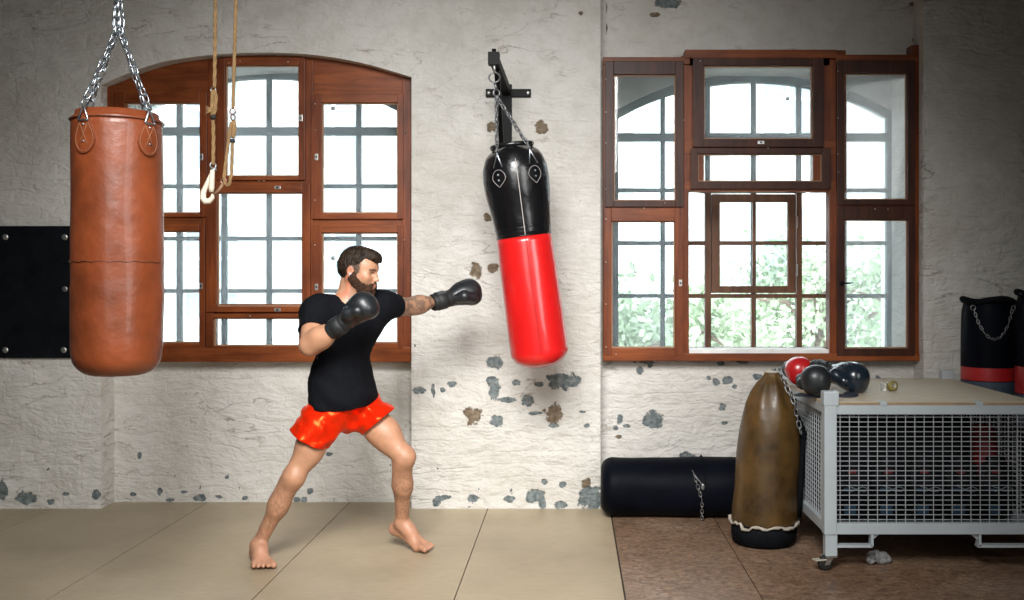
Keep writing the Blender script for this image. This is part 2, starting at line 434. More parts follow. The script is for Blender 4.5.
green_pil = [(495,362,8,6.5),(491,380,4,4),(494.5,390,7,10),(507,400,10,2.5),(516.5,383,4,3),(538.7,384,5,2.6),(562,381,17,8),(528,400.7,5.5,6.5),(535,413,6,2),
  (452,384,5,3),(433,390,2.2,7),(442.6,390,3,3),(418,390,7,4),(495.5,422,7.5,6),(553,425.5,6,2.4),(587.5,426,3.4,2),(583,412,3.6,1.5),(544,482,3.4,3),
  (563,485,3.5,3),(536,496,8.5,7),(543,503,5,6),(560,505,6.5,3.5),(509,499,6.5,3),(473,499,5.5,4),(441,498,8,3),(436,503,4.5,4.5),(591,499,13,13),
  (26,500,11,6),(3,491,5,10),(51,501.5,4.5,3),(66,494,3.4,1.8),(96,495,4.4,5.5),(415,345,1.5,3)]
brown_pil = [(541,127,6.5,6.5),(491,127,4.5,6.5),(487,217,4.5,4.5),(476,271,6.5,8),(493.5,269,5.5,5),(472.5,415,8.5,8.5),(553,414,9.5,10),(586,484,6,5),(581,13,2.2,2)]
green_r = [(640,370,4,4.5),(650,365,2.4,3),(653.8,420,10,9),(620,420,3.4,5),(626,426,4.4,2.2),(616,428,2.2,2.2),(728,380,5.5,4.5),(734.5,387,3,3),(716.5,382,3.4,3.4),
  (708.5,378,2.2,2.8),(723,407,3.6,4.2),(725,423,3.4,2.2),(687,458,8,6),(758,377,4.4,3),(721.5,364,4.4,2.6),(743,362,6,1.8),(645,362,9,2),(878,378,3,2.4),(668,3,14,5)]
brown_r = [(655,14.6,5.5,2.2),(604,8,3,6),(605,28,2.5,6),(912,4,4,2.5),(915,40,3,2.5),(618,437,3,2.2)]
green_l = [(199,498,6.6,3.6),(159.5,491.5,3,4.4),(219,497,4.4,2.2),(139.5,456,2.2,3.4),(227,477,2.8,2.4),(184,492,3.4,1.8),(297,500,3.6,3),(310.6,491,3.4,2.8),
  (304,500,3.4,2.8),(330,454,4.2,2),(288,500,3,2.5),(141,371,1.6,2.4),(245,498,3,2),(170,500,5,1.6),(133,494,3,2)]
M_pil = wall_mat('peeling_white_paint')
M_rr = M_pil
M_rl = M_pil
M_side = wall_mat('low_bounce_plaster', tint=(0.24, 0.215, 0.18), dirt=0.8)  # unseen side walls and ceiling, tinted dark to lessen bounced light
M_rev = simple('reveal_paint', (0.62, 0.61, 0.58), 0.8, var=0.18, scale=5, bump=0.3)

def arch_wall(mb, X0, X1, Z0, Z1, hx0, hx1, hz0, arch, Y0, Y1, mi=0):
    """a wall with an arched hole; arch = (x, z) points from the left spring to the right spring"""
    mb.prism([(X0, Z0), (hx0, Z0), (hx0, Z1), (X0, Z1)], Y0, Y1, mi)
    mb.prism([(hx1, Z0), (X1, Z0), (X1, Z1), (hx1, Z1)], Y0, Y1, mi)
    if hz0 > Z0: mb.prism([(hx0, Z0), (hx1, Z0), (hx1, hz0), (hx0, hz0)], Y0, Y1, mi)
    for (xa, za), (xb, zb) in zip(arch[:-1], arch[1:]):
        mb.prism([(xa, za), (xb, zb), (xb, Z1), (xa, Z1)], Y0, Y1, mi)

def smooth_arch(pts, n=28):
    """Catmull-Rom through (x,z)"""
    out = []
    p = [pts[0]] + pts + [pts[-1]]
    for i in range(1, len(p) - 2):
        for k in range(n // (len(pts) - 1) + 1):
            t = k / (n // (len(pts) - 1) + 1)
            a, b, c, d = p[i-1], p[i], p[i+1], p[i+2]
            out.append(tuple(0.5 * ((2*b[j]) + (-a[j]+c[j])*t + (2*a[j]-5*b[j]+4*c[j]-d[j])*t*t + (-a[j]+3*b[j]-3*c[j]+d[j])*t**3) for j in (0, 1)))
    out.append(pts[-1]); return out

xa, xb, xc, xd = xp(101, YW), xp(411.5, YW), xp(600.5, YW), xp(923.5, YW)
archL = [(xa, zp(85, YW)), (xp(130, YW), zp(72.5, YW)), (xp(165, YW), zp(61.5, YW)), (xp(210, YW), zp(55, YW)), (xp(260, YW), zp(52.5, YW)), (xp(310, YW), zp(54.5, YW)), (xp(360, YW), zp(62.5, YW)), (xb, zp(77, YW))]
archL = smooth_arch(archL)
mb = MB()
mb.panel(XL, xa, 0, 0.6, YW, YR); mb.panel(XL, xa, 0.6, ZC, YW, YR, .15)
mb.panel(xb, xc, 0, ZC, YW, YR)
for (x0, z0), (x1, z1) in zip(archL[:-1], archL[1:]): mb.prism([(x0, z0), (x1, z1), (x1, ZC), (x0, ZC)], YW, YR)
mb.prism([(xd, 0), (XR, 0), (XR, ZC), (xd, ZC)], YW, YR)
o = tag(mb.build('wall_back', [M_pil], base=(0, YW, 0)), 'white painted brick wall with peeling paint behind the boxer', 'wall', kind='structure')
chips(o, green_pil, brown_pil, YW)

# recessed bays below and around the windows
mb = MB()
wl0, wl1, wlb = xp(112, YR), xp(407, YR), zp(357, YR)
archL2 = [(x, z + 0.02) for x, z in archL]
mb.panel(xa - 0.1, xb + 0.1, 0, wlb, YR, YT)
mb.prism([(xa - 0.1, wlb), (wl0, wlb), (wl0, ZC), (xa - 0.1, ZC)], YR, YT)
mb.prism([(wl1, wlb), (xb + 0.1, wlb), (xb + 0.1, ZC), (wl1, ZC)], YR, YT)
al = [(wl0, zp(90, YR))] + [(x, z - 0.0) for x, z in archL if wl0 + .02 < x < wl1 - .02] + [(wl1, zp(82, YR))]
for (x0, z0), (x1, z1) in zip(al[:-1], al[1:]): mb.prism([(x0, z0), (x1, z1), (x1, ZC), (x0, ZC)], YR, YT)
o = tag(mb.build('wall_back_left_bay', [M_rl], base=(0, YR, 0)), 'white peeling wall recess under the arched left window', 'wall', kind='structure')
chips(o, green_l, [(305, 440, 1.6, 2)], YR)
mb = MB()
wr0, wr1, wrb, wrt = xp(606, YR), xp(914, YR), zp(356, YR), zp(62, YR)
mb.panel(xc - 0.1, xd + 0.1, 0, wrb, YR, YT)
mb.prism([(xc - 0.1, wrb), (wr0, wrb), (wr0, ZC), (xc - 0.1, ZC)], YR, YT)
mb.prism([(wr1, wrb), (xd + 0.1, wrb), (xd + 0.1, ZC), (wr1, ZC)], YR, YT)
mb.panel(wr0, wr1, wrt, ZC, YR, YT, .012)
o = tag(mb.build('wall_back_right_bay', [M_rr], base=(0, YR, 0)), 'white peeling wall recess around the square right window', 'wall', kind='structure')
chips(o, green_r, brown_r, YR)

# outer skin of the wall with the two arched openings
YX = YT + 0.03
def outer_arch(pl, pr, ps, pk):
    x0, x1 = xp(pl, YX), xp(pr, YX); zs, zk = zp(ps, YX), zp(pk, YX)
    c = (x0 + x1) / 2; h = zk - zs; w = (x1 - x0) / 2; R = (w * w + h * h) / (2 * h)
    return x0, x1, [(c + w * t, zk - R + math.sqrt(R * R - (w * t) ** 2)) for t in [-1 + 2 * i / 24 for i in range(25)]]
OL = outer_arch(128, 407, 108, 70); OR = outer_arch(612, 894, 113, 74)
zsill = zp(354, YX)
mb = MB()
mid = (OL[1] + OR[0]) / 2
arch_wall(mb, XL, mid, -0.2, ZC + 0.2, OL[0], OL[1], zsill, OL[2], YT, YO)
arch_wall(mb, mid, XR, -0.2, ZC + 0.2, OR[0], OR[1], zsill, OR[2], YT, YO)
tag(mb.build('wall_outer', [M_rev], base=(0, YT, 0)), 'pale outer wall skin with two arched openings behind the windows', 'wall', kind='structure')

# other walls and ceiling
for nm, lab, bx in (('wall_left', 'dim plaster side wall left of the boxer', (XL - .2, XL, YB, YO, 0, ZC)), ('wall_right', 'dim plaster side wall beyond the standing bags', (XR, XR + .2, YB, YO, 0, ZC)),
                    ('wall_front', 'plaster wall behind the camera', (XL - .2, XR + .2, YB - .2, YB, 0, ZC)), ('ceiling', 'dark tinted plaster ceiling above the gym', (XL - .2, XR + .2, YB - .2, YO, ZC, ZC + .2))):
    mb = MB(); mb.box(*bx); tag(mb.build(nm, [M_side], base=(bx[0], bx[2], bx[4])), lab, nm.split('_')[0], kind='structure')

# ------------------------------------------------------------------ floor
def floor_mat(name, c0, c1, c2, rough, osb=False):
    m, nt, b = new_mat(name)
    tc = N(nt, 'ShaderNodeTexCoord')
    n1 = N(nt, 'ShaderNodeTexNoise', Scale=1.1, Detail=6.0, Roughness=0.6); L(nt, tc, 'Object', n1, 'Vector')
    r1 = ramp(nt, n1, 'Fac', [(0.32, c0), (0.52, c1), (0.72, c2)])
    mp = N(nt, 'ShaderNodeMapping'); L(nt, tc, 'Object', mp, 'Vector')
    mp.inputs['Scale'].default_value = (14, 60, 1) if not osb else (20, 36, 1); mp.inputs['Rotation'].default_value = (0, 0, 0.5 if osb else 0.12)
    n2 = N(nt, 'ShaderNodeTexNoise', Scale=1.0, Detail=7.0, Roughness=0.72, Distortion=1.5 if osb else 0.3); L(nt, mp, 'Vector', n2, 'Vector')
    r2 = ramp(nt, n2, 'Fac', [(0.38, (0.42, 0.37, 0.34)), (0.5, (.85, .80, .76)), (0.62, (1.25, 1.22, 1.2))] if osb else [(0.3, (0.86, 0.85, 0.83)), (0.6, (1, 1, 1))])
    mx = N(nt, 'ShaderNodeMix', data_type='RGBA', blend_type='MULTIPLY'); mx.inputs[0].default_value = 1.0
    L(nt, r1, 'Color', mx, 6); L(nt, r2, 'Color', mx, 7)
    last = (mx, 2)
    # scuffs
    mp3 = N(nt, 'ShaderNodeMapping'); L(nt, tc, 'Object', mp3, 'Vector'); mp3.inputs['Scale'].default_value = (3, 11, 1); mp3.inputs['Rotation'].default_value = (0, 0, -0.35)
    n3 = N(nt, 'ShaderNodeTexNoise', Scale=2.0, Detail=5.0, Roughness=0.7); L(nt, mp3, 'Vector', n3, 'Vector')
    r3 = ramp(nt, n3, 'Fac', [(0.66, (0, 0, 0)), (0.72, (1, 1, 1))])
    m3 = N(nt, 'ShaderNodeMix', data_type='RGBA'); f3 = N(nt, 'ShaderNodeMath', operation='MULTIPLY'); L(nt, r3, 'Color', f3, 0); f3.inputs[1].default_value = 0.25
    L(nt, f3, 'Value', m3, 0); nt.links.new(last[0].outputs[last[1]], m3.inputs[6]); m3.inputs[7].default_value = (0.45, 0.41, 0.35, 1)
    L(nt, m3, 2, b, 'Base Color')
    rr = N(nt, 'ShaderNodeMapRange'); L(nt, n1, 'Fac', rr, 'Value'); rr.inputs['To Min'].default_value = rough - .1; rr.inputs['To Max'].default_value = rough + .12
    L(nt, rr, 'Result', b, 'Roughness')
    bu = N(nt, 'ShaderNodeBump', Strength=0.12, Distance=0.01); L(nt, n2, 'Fac', bu, 'Height'); L(nt, bu, 'Normal', b, 'Normal')
    return m
M_tan = floor_mat('tan_floor_board', (0.33, 0.265, 0.175), (0.43, 0.350, 0.235), (0.52, 0.430, 0.29), 0.42)
M_osb = floor_mat('brown_fibre_board', (0.19, 0.115, 0.068), (0.27, 0.180, 0.120), (0.38, 0.275, 0.205), 0.40, osb=True)
M_gap = simple('seam_dirt', (0.05, 0.038, 0.028), 0.9)
seams = [XL, -3.20, -2.305, -1.405, -0.518, 0.233]
g = 0.0026
mb = MB()
mb.box(XL - .2, XR + .2, YB - .2, YO, -0.14, -0.006, 1)
for i, (a, c) in enumerate(zip(seams[:-1], seams[1:])):
    yb = [YB, -1.0, 1.1, 3.2, 5.22, 6.34] if i in (0, 1, 3) else ([YB, 0.2, 2.2, 4.35, 6.34] if i == 2 else [YB, 0.3, 3.4, 6.34])
    for y0, y1 in zip(yb[:-1], yb[1:]): mb.box(a + g, c - g, y0 + .0015, y1 - .0015, -0.012, 0.0, 0)
tag(mb.build('floor', [M_tan, M_gap], base=(0, 0, -0.1)), 'worn tan floor boards under the boxer', 'floor', kind='structure')
mb = MB()
for a, c in ((0.233, 0.838), (0.838, 2.4), (2.4, XR)):
    for y0, y1 in ((YB, 3.1), (3.1, 6.34)): mb.box(a + (.006 if a == .233 else g), c - g, y0 + g, y1 - g, -0.010, 0.0015)
tag(mb.build('floor_brown_board', [M_osb], base=(0.233, 3.1, 0)), 'scuffed brown fibre board floor under the wire cage', 'floor', kind='structure')

# ================================================================== WINDOWS
W_frame = wood_mat('stained_wood_upright', (0.115, 0.024, 0.006), (0.27, 0.066, 0.015), axis=2)
W_rail = wood_mat('stained_wood_rail', (0.135, 0.030, 0.007), (0.32, 0.084, 0.020), axis=0)
W_dark = wood_mat('dark_stained_sash', (0.036, 0.010, 0.005), (0.085, 0.024, 0.010), axis=2)
W_edge = simple('pale_window_putty', (0.36, 0.20, 0.11), 0.6)
M_bar = simple('grey_steel_glazing_bar', (0.085, 0.105, 0.118), 0.7, spec=.2)
M_bbar = wood_mat('brown_glazing_bar', (0.10, 0.045, 0.025), (0.2, 0.095, 0.052), axis=2)
M_glass = glass_mat('dusty_glass', 0.11)
M_glass2 = glass_mat('clear_glass', 0.02)
M_steel = simple('worn_steel', (0.62, 0.62, 0.60), 0.32, 0.9)
M_blackm = simple('black_painted_steel', (0.002, 0.002, 0.0025), 0.55, 0.0, var=0.3, spec=.2)

YF = 6.20
def R(mb, x0, y0, x1, y1, Y0=YF, Y1=YF + .09, Yp=None, mi=0, bev=0.003):
    """a board given by its outline in the photograph, at depth Yp"""
    Yp = Yp or Y0
    mb.box(xp(x0, Yp), xp(x1, Yp), Y0, Y1, zp(y1, Yp), zp(y0, Yp), mi, bev)
def sash(parent, out, gl, Y0, depth=0.05, mat=None, glass=None, edge=True, name='sash'):
    mb = MB(); (a, b, c, d), (e, f, g_, h) = out, gl
    R(mb, a, b, e, d, Y0, Y0 + depth); R(mb, g_, b, c, d, Y0, Y0 + depth)
    R(mb, e, b, g_, f, Y0, Y0 + depth, mi=1); R(mb, e, h, g_, d, Y0, Y0 + depth, mi=1)
    o = mb.build(name, mat or [W_frame, W_rail], parent)
    yg = Y0 + depth * 0.6
    m2 = MB(); x0, x1, z0, z1 = xp(e, Y0) - .004, xp(g_, Y0) + .004, zp(h, Y0) - .004, zp(f, Y0) + .004
    m2.box(x0, x1, yg, yg + .004, z0, z1); m2.build('pane', glass or M_glass, o)
    if edge:
        m3 = MB(); t = 0.008; x0 += .004; x1 -= .004; z0 += .004; z1 -= .004
        for bx in ((x0, x0 + t, z0, z1), (x1 - t, x1, z0, z1), (x0 + t, x1 - t, z0, z0 + t), (x0 + t, x1 - t, z1 - t, z1)):
            m3.box(bx[0], bx[1], Y0 + depth * .45, Y0 + depth * .58, bx[2], bx[3])
        m3.build('putty', W_edge, o)
    return o
def screws(parent, pts, Y):
    for (px, py) in pts:
        m = MB(); c = P(px, py, Y); m.ball((c.x, Y - .0005, c.z), (.0042, .003, .0042), 8); m.build('screw', M_steel, parent)
def latch(parent, px, py, Y, w=3.2, h=6.5, flat=False):
    if flat: w, h = h, w
    m = MB(); c = P(px, py, Y); s = Y / F
    m.box(c.x - w * s / 2, c.x + w * s / 2, Y - .004, Y + .001, c.z - h * s / 2, c.z + h * s / 2, bev=.001)
    m.ball((c.x, Y - .005, c.z), (.006, .004, .006), 8, mi=1)
    m.build('latch', [M_steel, M_blackm], parent)

# ---- left inner window
w1 = empty('window_1', (xp(259, YF), YF, zp(362, YF)), 'brown wooden window with an arched top behind the boxer', 'window', kind='structure')
mb = MB()
fa = [(x, z) for x, z in [(p[0] * YF / YW, H0 + (p[1] - H0) * YF / YW + .012) for p in archL] if xp(107, YF) < x < xp(410.5, YF)]
fa = [(xp(107, YF), fa[0][1] - 0.012)] + fa + [(xp(410.5, YF), fa[-1][1] - .005)]
B_ = lambda px, py: (xp(px, YF), zp(py, YF))
mb.prism([(x, z) for x, z in fa] + [B_(410.5, 92), B_(304, 92), B_(304, 60), B_(218, 60), B_(218, 92), B_(107, 92)], YF + .012, YF + .07)
tag(mb.build('arched_panel', [W_rail], w1), 'solid arched head board above the sashes')
mb = MB()
R(mb, 107, 85, 117, 362); R(mb, 402, 78, 411, 362)
R(mb, 201, 92, 213, 349, YF, YF + .09); R(mb, 303, 60, 313, 349, YF, YF + .09); R(mb, 208, 60, 220, 184, YF + .004, YF + .09)
for x0, x1 in ((117, 201), (313, 402)):
    R(mb, x0, 90, x1, 98, YF, YF + .08, mi=1); R(mb, x0, 212, x1, 230, YF + .01, YF + .09, mi=1)
R(mb, 213, 175, 303, 192, YF + .01, YF + .09, mi=1); R(mb, 213, 304, 303, 318, YF + .01, YF + .09, mi=1)
R(mb, 220, 56, 303, 62, YF, YF + .08, mi=1)
R(mb, 107, 347, 411, 362, YF - .012, YF + .09, mi=1, bev=.005)
mb.build('window_frame', [W_frame, W_rail], w1)
Ys = YF - .016
for out, gl in (((115, 92, 207, 217), (125, 102.5, 199.5, 213)), ((115, 224, 205, 347), (125, 231, 199, 343)), ((217, 58, 305, 180), (225, 65, 298.5, 176)),
                ((206, 183, 310, 312), (216.5, 192.5, 302, 306.5)), ((206, 314, 305, 348), (213, 318, 299, 346)), ((311, 94, 403, 219), (321.5, 102.5, 397.5, 213)),
                ((311, 225, 403, 349), (321.5, 232.5, 397.5, 343))):
    sash(w1, out, gl, Ys)
for a in ((301, 118), (201.5, 157), (316.5, 157), (201, 286), (316.5, 287)): latch(w1, *a, Ys)
for a in ((277.5, 187.5), (277.5, 309.8)): latch(w1, *a, Ys, flat=True)
screws(w1, [(108.5, 130), (315, 104), (315, 130), (315, 200), (405, 132), (405, 240), (259, 181), (264, 181), (315, 245), (316, 330), (199, 335), (250, 316), (229, 63), (288, 62), (240, 61)], Ys - .0)

# ---- right inner window
w2 = empty('window_2', (xp(760, YF), YF, zp(361, YF)), 'brown square window in stepped frames above the wire cage', 'window', kind='structure')
mb = MB()
R(mb, 603, 58, 610, 361); R(mb, 911, 45, 919, 361); R(mb, 681, 56, 704, 191, YF + .01, YF + .09)
R(mb, 681, 190, 689, 361, YF - .005, YF + .09); R(mb, 829.5, 190, 841, 361, YF - .005, YF + .09); R(mb, 813, 50, 846, 192, YF + .01, YF + .09)
R(mb, 603, 57, 690, 64, YF - .01, YF + .09, mi=1); R(mb, 836, 54.5, 919, 62, YF - .01, YF + .09, mi=1); R(mb, 685, 49.5, 837, 58, YF - .02, YF + .09, mi=1)
R(mb, 689, 56, 830, 66, YF + .01, YF + .09, mi=1); R(mb, 684, 139, 838, 154, YF + .005, YF + .09, mi=1); R(mb, 684, 181.5, 838, 191.5, YF + .005, YF + .09, mi=1)
R(mb, 610, 205, 684, 214, YF, YF + .09, mi=1); R(mb, 838, 201, 912, 212, YF, YF + .09, mi=1)
R(mb, 603, 353.5, 920, 361, YF - .014, YF + .09, mi=1, bev=.005)
mb.build('window_frame', [W_frame, W_rail], w2)
DK = [W_dark, W_dark]; LT = [W_frame, W_rail]
for out, gl, mt in (((605, 61, 684, 207), (613.8, 74.4, 675.8, 200.5), DK), ((604, 208, 684, 356), (611.5, 221, 675, 348), LT),
                    ((693, 55, 824, 147), (704, 65.4, 813, 138.8), DK), ((691, 148, 831, 189), (698, 153.7, 822.5, 181.4), DK),
                    ((837, 60, 915, 205), (844.5, 73, 907.7, 199.5), DK), ((837, 206, 915, 356), (844.8, 219.5, 908.5, 348.5), DK)):
    sash(w2, out, gl, Ys, mat=mt)
mb = MB(); R(mb, 689, 349.5, 830, 355, YF + .01, YF + .20, Yp=YF + .01); tag(mb.build('sill_board', [simple('white_sill_paint', (0.8, 0.8, 0.78), 0.5)], w2), 'white painted inner sill')
mb = MB(); c = P(842, 283.5, Ys)
mb.ball((c.x, Ys - .008, c.z), (.016, .008, .016), 10); mb.tube([(c.x - .005, Ys - .02, c.z), (c.x + .03, Ys - .024, c.z + .002), (c.x + .062, Ys - .022, c.z + .004)], [.006, .006, .004], 8)
tag(mb.build('handle', M_blackm, w2), 'small black window handle')
latch(w2, 761, 142.5, Ys, flat=True); latch(w2, 680.5, 283, Ys)
screws(w2, [(606, 79), (606, 112), (606, 143), (606, 189), (606, 219), (606, 262), (606, 304), (606, 347), (616, 354), (838, 71), (838, 118), (838, 154), (838.5, 172), (732, 55), (795, 52), (809, 55), (644, 208), (665, 203), (875, 209), (888, 209), (700, 61), (768, 148), (684, 120)], Ys)

# ---- outer windows (steel, arched), seen through the panes
def outer_window(name, label, O, xs, ys, lo):
    x0, x1, arch = O; w = empty(name, ((x0 + x1) / 2, YX, zsill), label, 'window', kind='structure')
    mb = MB(); t = 0.055; Y0, Y1 = YX, YX + .06
    mb.box(x0 - .02, x0 + t * .8, Y0, Y1, zsill, arch[0][1]); mb.box(x1 - t * .8, x1 + .02, Y0, Y1, zsill, arch[-1][1]); mb.box(x0, x1, Y0, Y1, zsill - .02, zsill + .04)
    for (xa_, za), (xb_, zb) in zip(arch[:-1], arch[1:]): mb.prism([(xa_, za - t), (xb_, zb - t), (xb_, zb + .01), (xa_, za + .01)], Y0, Y1)
    top = lambda x: np.interp(x, [p[0] for p in arch], [p[1] for p in arch])
    for px in xs: x = xp(px, YX); mb.box(x - .016, x + .016, Y0 + .01, Y1 - .01, zsill, top(x) - t + .01)
    for i, py in enumerate(ys): z = zp(py, YX); hh = .027 if i == 0 else .014; mb.box(x0, x1, Y0 + .008 - (.01 if i == 0 else 0), Y1 - .008, z - hh, z + hh)
    mb.build('window_frame', M_bar, w)
    m2 = MB(); ap = [(x, z) for x, z in arch]; m2.prism([(x0, zsill)] + ap + [(x1, zsill)], YX + .03, YX + .034); m2.build('pane', M_glass2, w)
    return w
outer_window('window_3', 'grey steel arched window seen through the left panes', OL, (178, 223, 268, 313, 358), (131, 186, 238.5, 291), None)
w4 = outer_window('window_4', 'arched steel window with a small brown casement in its middle', OR, (663, 708, 754, 799.5, 845), (137, 190, 243, 296), None)
# brown wooden casement in the middle of the outer right window
YC = YX - .03
mb = MB()
for (a, b, c, d) in ((705, 190, 711, 352), (796.5, 190, 802, 352), (751.5, 294, 755, 350), (680, 294, 836, 298), (680, 241.5, 711, 245), (797, 241.5, 836, 245), (700, 188, 806, 193), (680, 347, 836, 350.5)):
    dd = .004 if (d - b) > (c - a) else 0
    R(mb, a, b, c, d, YC - dd, YC + .05 - dd, Yp=YC, bev=0)
tag(mb.build('bar_frame', M_bbar, w4), 'brown painted glazing bars')
cs = sash(w4, (712, 194, 796, 293), (720, 202, 788, 286), YC - .02, .05, mat=[M_bbar, M_bbar], glass=M_glass2, edge=False, name='casement')
mb = MB(); R(mb, 752.6, 202, 755.4, 286, YC - .015, YC + .02, Yp=YC - .015, bev=0); R(mb, 720, 241.6, 788, 244.4, YC - .013, YC + .02, Yp=YC - .013, bev=0); mb.build('glazing_bar', M_bbar, cs)
mb = MB(); 
for z_ in (222, 270): R(mb, 796, z_ - 6, 798, z_ + 6, YC - .03, YC - .015, Yp=YC - .03, bev=0)
mb.build('hinge', M_steel, cs)

# ================================================================== OUTSIDE
M_fac = simple('pale_facade_render', (0.78, 0.77, 0.74), 0.9, var=0.05, scale=1)
M_fwin = simple('facade_window_glass', (0.30, 0.36, 0.40), 0.3)
M_frm = simple('facade_white_trim', (0.85, 0.85, 0.83), 0.8, var=0.03)
def facade(X0, X1, Y, Z1, cols, rows, label, z0=-4.0, mat=None, off=0):
    b = empty('building', ((X0 + X1) / 2, Y, -4), label, 'building')
    mb = MB(); mb.box(X0, X1, Y, Y + 8, -4, Z1); mb.box(X0 - .2, X1 + .2, Y - .3, Y, Z1 - .5, Z1 - .1); mb.box(X0, X1, Y - .15, Y, 1.1, 1.35); mb.build('wall', mat or M_fac, b)
    for r in range(rows):
        for c in range(cols):
            cx = X0 + (c + .5) * (X1 - X0) / cols; cz = z0 + 2 + r * 3.6 + off
            mb = MB(); w, h = .62, 1.05
            mb.box(cx - w, cx + w, Y - .03, Y + .02, cz - h, cz + h); f = mb.build('window', M_fwin, b)
            mb = MB()
            mb.box(cx - w - .15, cx - w, Y - .1, Y, cz - h - .1, cz + h + .15); mb.box(cx + w, cx + w + .15, Y - .1, Y, cz - h - .1, cz + h + .15)
            mb.box(cx - w - .15, cx + w + .15, Y - .14, Y, cz - h - .25, cz - h - .08); mb.box(cx - .05, cx + .05, Y - .06, Y, cz - h, cz + h); mb.box(cx - w, cx + w, Y - .06, Y, cz + .3, cz + .4)
            mb.box(cx - w - .2, cx + w + .2, Y - .18, Y, cz + h + .1, cz + h + .3)
            mb.build('surround', M_frm, f)
facade(-13, 1.5, 24, 8.0, 5, 3, 'pale rendered apartment house beyond the arched left window')
facade(4.0, 17, 26, 9.0, 4, 3, 'white facade with tall windows beyond the square right window', off=.6)
mb = MB(); mb.box(-60, 60, YO + .3, 80, -4.2, -4.0)
tag(mb.build('ground_outside', simple('pale_gravel', (0.5, 0.49, 0.46), 0.9), base=(0, 20, -4.1)), 'pale yard outside the windows', 'ground', kind='structure')
M_leaf = simple('leaves', (0.33, 0.41, 0.27), 0.7, var=0.4, scale=2.2)
M_bark = simple('bark', (0.16, 0.12, 0.09), 0.9, bump=0.5)
def tree(x, y, zc, r, n, label, seed):
    rd = random.Random(seed); t = empty('tree', (x, y, -4), label, 'tree', 'trees beyond the windows')
    m = MB(); pts = [(x, y, -4), (x + .1, y, -2), (x - .05, y, zc - r * .3), (x, y, zc + r * .3)]; m.tube(pts, [.22, .17, .11, .05], 9)
    for k in range(6):
        a = k * 1.05; m.tube([(x, y, zc - r * .6 + k * .15), (x + math.cos(a) * r * .4, y + math.sin(a) * r * .4, zc + .1 * k), (x + math.cos(a) * r * .75, y + math.sin(a) * r * .75, zc + .35)], [.06, .04, .02], 6)
    m.build('trunk', M_bark, t)
    m = MB(); cl = [(rd.uniform(-1, 1), rd.uniform(-1, 1), rd.uniform(-1, 1)) for _ in range(36)]
    for _ in range(n):
        c = cl[rd.randrange(36)]; q = Vector(c) * r * .72 + Vector((rd.gauss(0, 1), rd.gauss(0, 1), rd.gauss(0, 1))) * r * .17 + Vector((x, y, zc))
        u = Vector((rd.gauss(0, 1), rd.gauss(0, 1), rd.gauss(0, 1))).normalized(); v = u.cross(Vector((rd.gauss(0, 1), rd.gauss(0, 1), rd.gauss(0, 1)))).normalized()
        s_ = rd.uniform(.05, .1); m.add([q - u * s_, q + v * s_ * .5, q + u * s_, q - v * s_ * .5], [(0, 1, 2, 3)])
    m.build('crown', M_leaf, t)
tree(1.3, 12.0, .3, 1.2, 5200, 'leafy tree seen low through the left panes of the square window', 1)
tree(4.2, 16.5, .75, 1.6, 5200, 'leafy tree seen through the small brown casement', 2)
tree(7.0, 20.0, -.1, 1.4, 3600, 'low leafy tree seen through the right pane by the window handle', 3)
# ================================================================== THINGS OF THE GYM
def vinyl(name, col, rough=0.38, var=0.12, bump=0.12, scale=6, coat=0.25):
    return simple(name, col, rough, var=var, scale=scale, bump=bump, bscale=18, coat=coat)
M_brown = vinyl('worn_brown_leather', (0.20, 0.046, 0.014), 0.40, 0.42, 0.35, 4, 0.15)
M_brownd = vinyl('dark_brown_leather', (0.14, 0.040, 0.017), 0.48, 0.25, 0.15)
M_thread = simple('pale_thread', (0.26, 0.125, 0.065), 0.8)
M_bkv = vinyl('black_vinyl', (0.005, 0.005, 0.006), 0.27, 0.3, 0.3, 6, 0.25)
M_bkm = simple('matt_black_canvas', (0.006, 0.007, 0.009), 0.7, var=0.4, bump=0.25, bscale=30, spec=.06)
M_navy = simple('dark_navy_vinyl', (0.0035, 0.0045, 0.008), 0.5, var=0.4, scale=3, bump=0.2, bscale=14, spec=.05)
M_red = vinyl('red_vinyl', (0.62, 0.010, 0.010), 0.30, 0.10, 0.10, 5, 0.5)
M_dred = vinyl('dull_red_vinyl', (0.40, 0.012, 0.014), 0.45, 0.2, 0.15)
M_bluegrey = vinyl('blue_grey_vinyl', (0.05, 0.075, 0.105), 0.45, 0.2, 0.15)
M_piping = simple('pale_piping', (0.50, 0.46, 0.44), 0.5)
M_chrome = simple('bright_chain_steel', (0.42, 0.46, 0.50), 0.30, 0.95, var=0.2)
M_dchain = simple('dull_chain_steel', (0.30, 0.31, 0.32), 0.4, 0.9, var=0.3)
M_rope = simple('sisal_rope', (0.24, 0.145, 0.06), 0.85, var=0.25, scale=60, bump=0.4, bscale=220)
M_gold = simple('old_gold_leather', (0.080, 0.042, 0.010), 0.44, var=0.75, scale=5, bump=0.3, bscale=12, coat=0.1)
M_frayed = simple('frayed_pale_canvas', (0.42, 0.38, 0.32), 0.9, var=0.25, scale=30)
M_grey = simple('grey_painted_steel', (0.40, 0.445, 0.465), 0.5, var=0.06, scale=5, bump=0.05)
M_wire = simple('grey_mesh_wire', (0.36, 0.385, 0.40), 0.5)
M_ply = simple('pale_board_top', (0.50, 0.42, 0.31), 0.6, var=0.16, scale=12, bump=0.1, stretch=(1, 4, 1))
M_plye = simple('board_edge', (0.30, 0.21, 0.12), 0.8, var=0.2, scale=20)
M_rubber = simple('black_rubber', (0.012, 0.012, 0.012), 0.7)

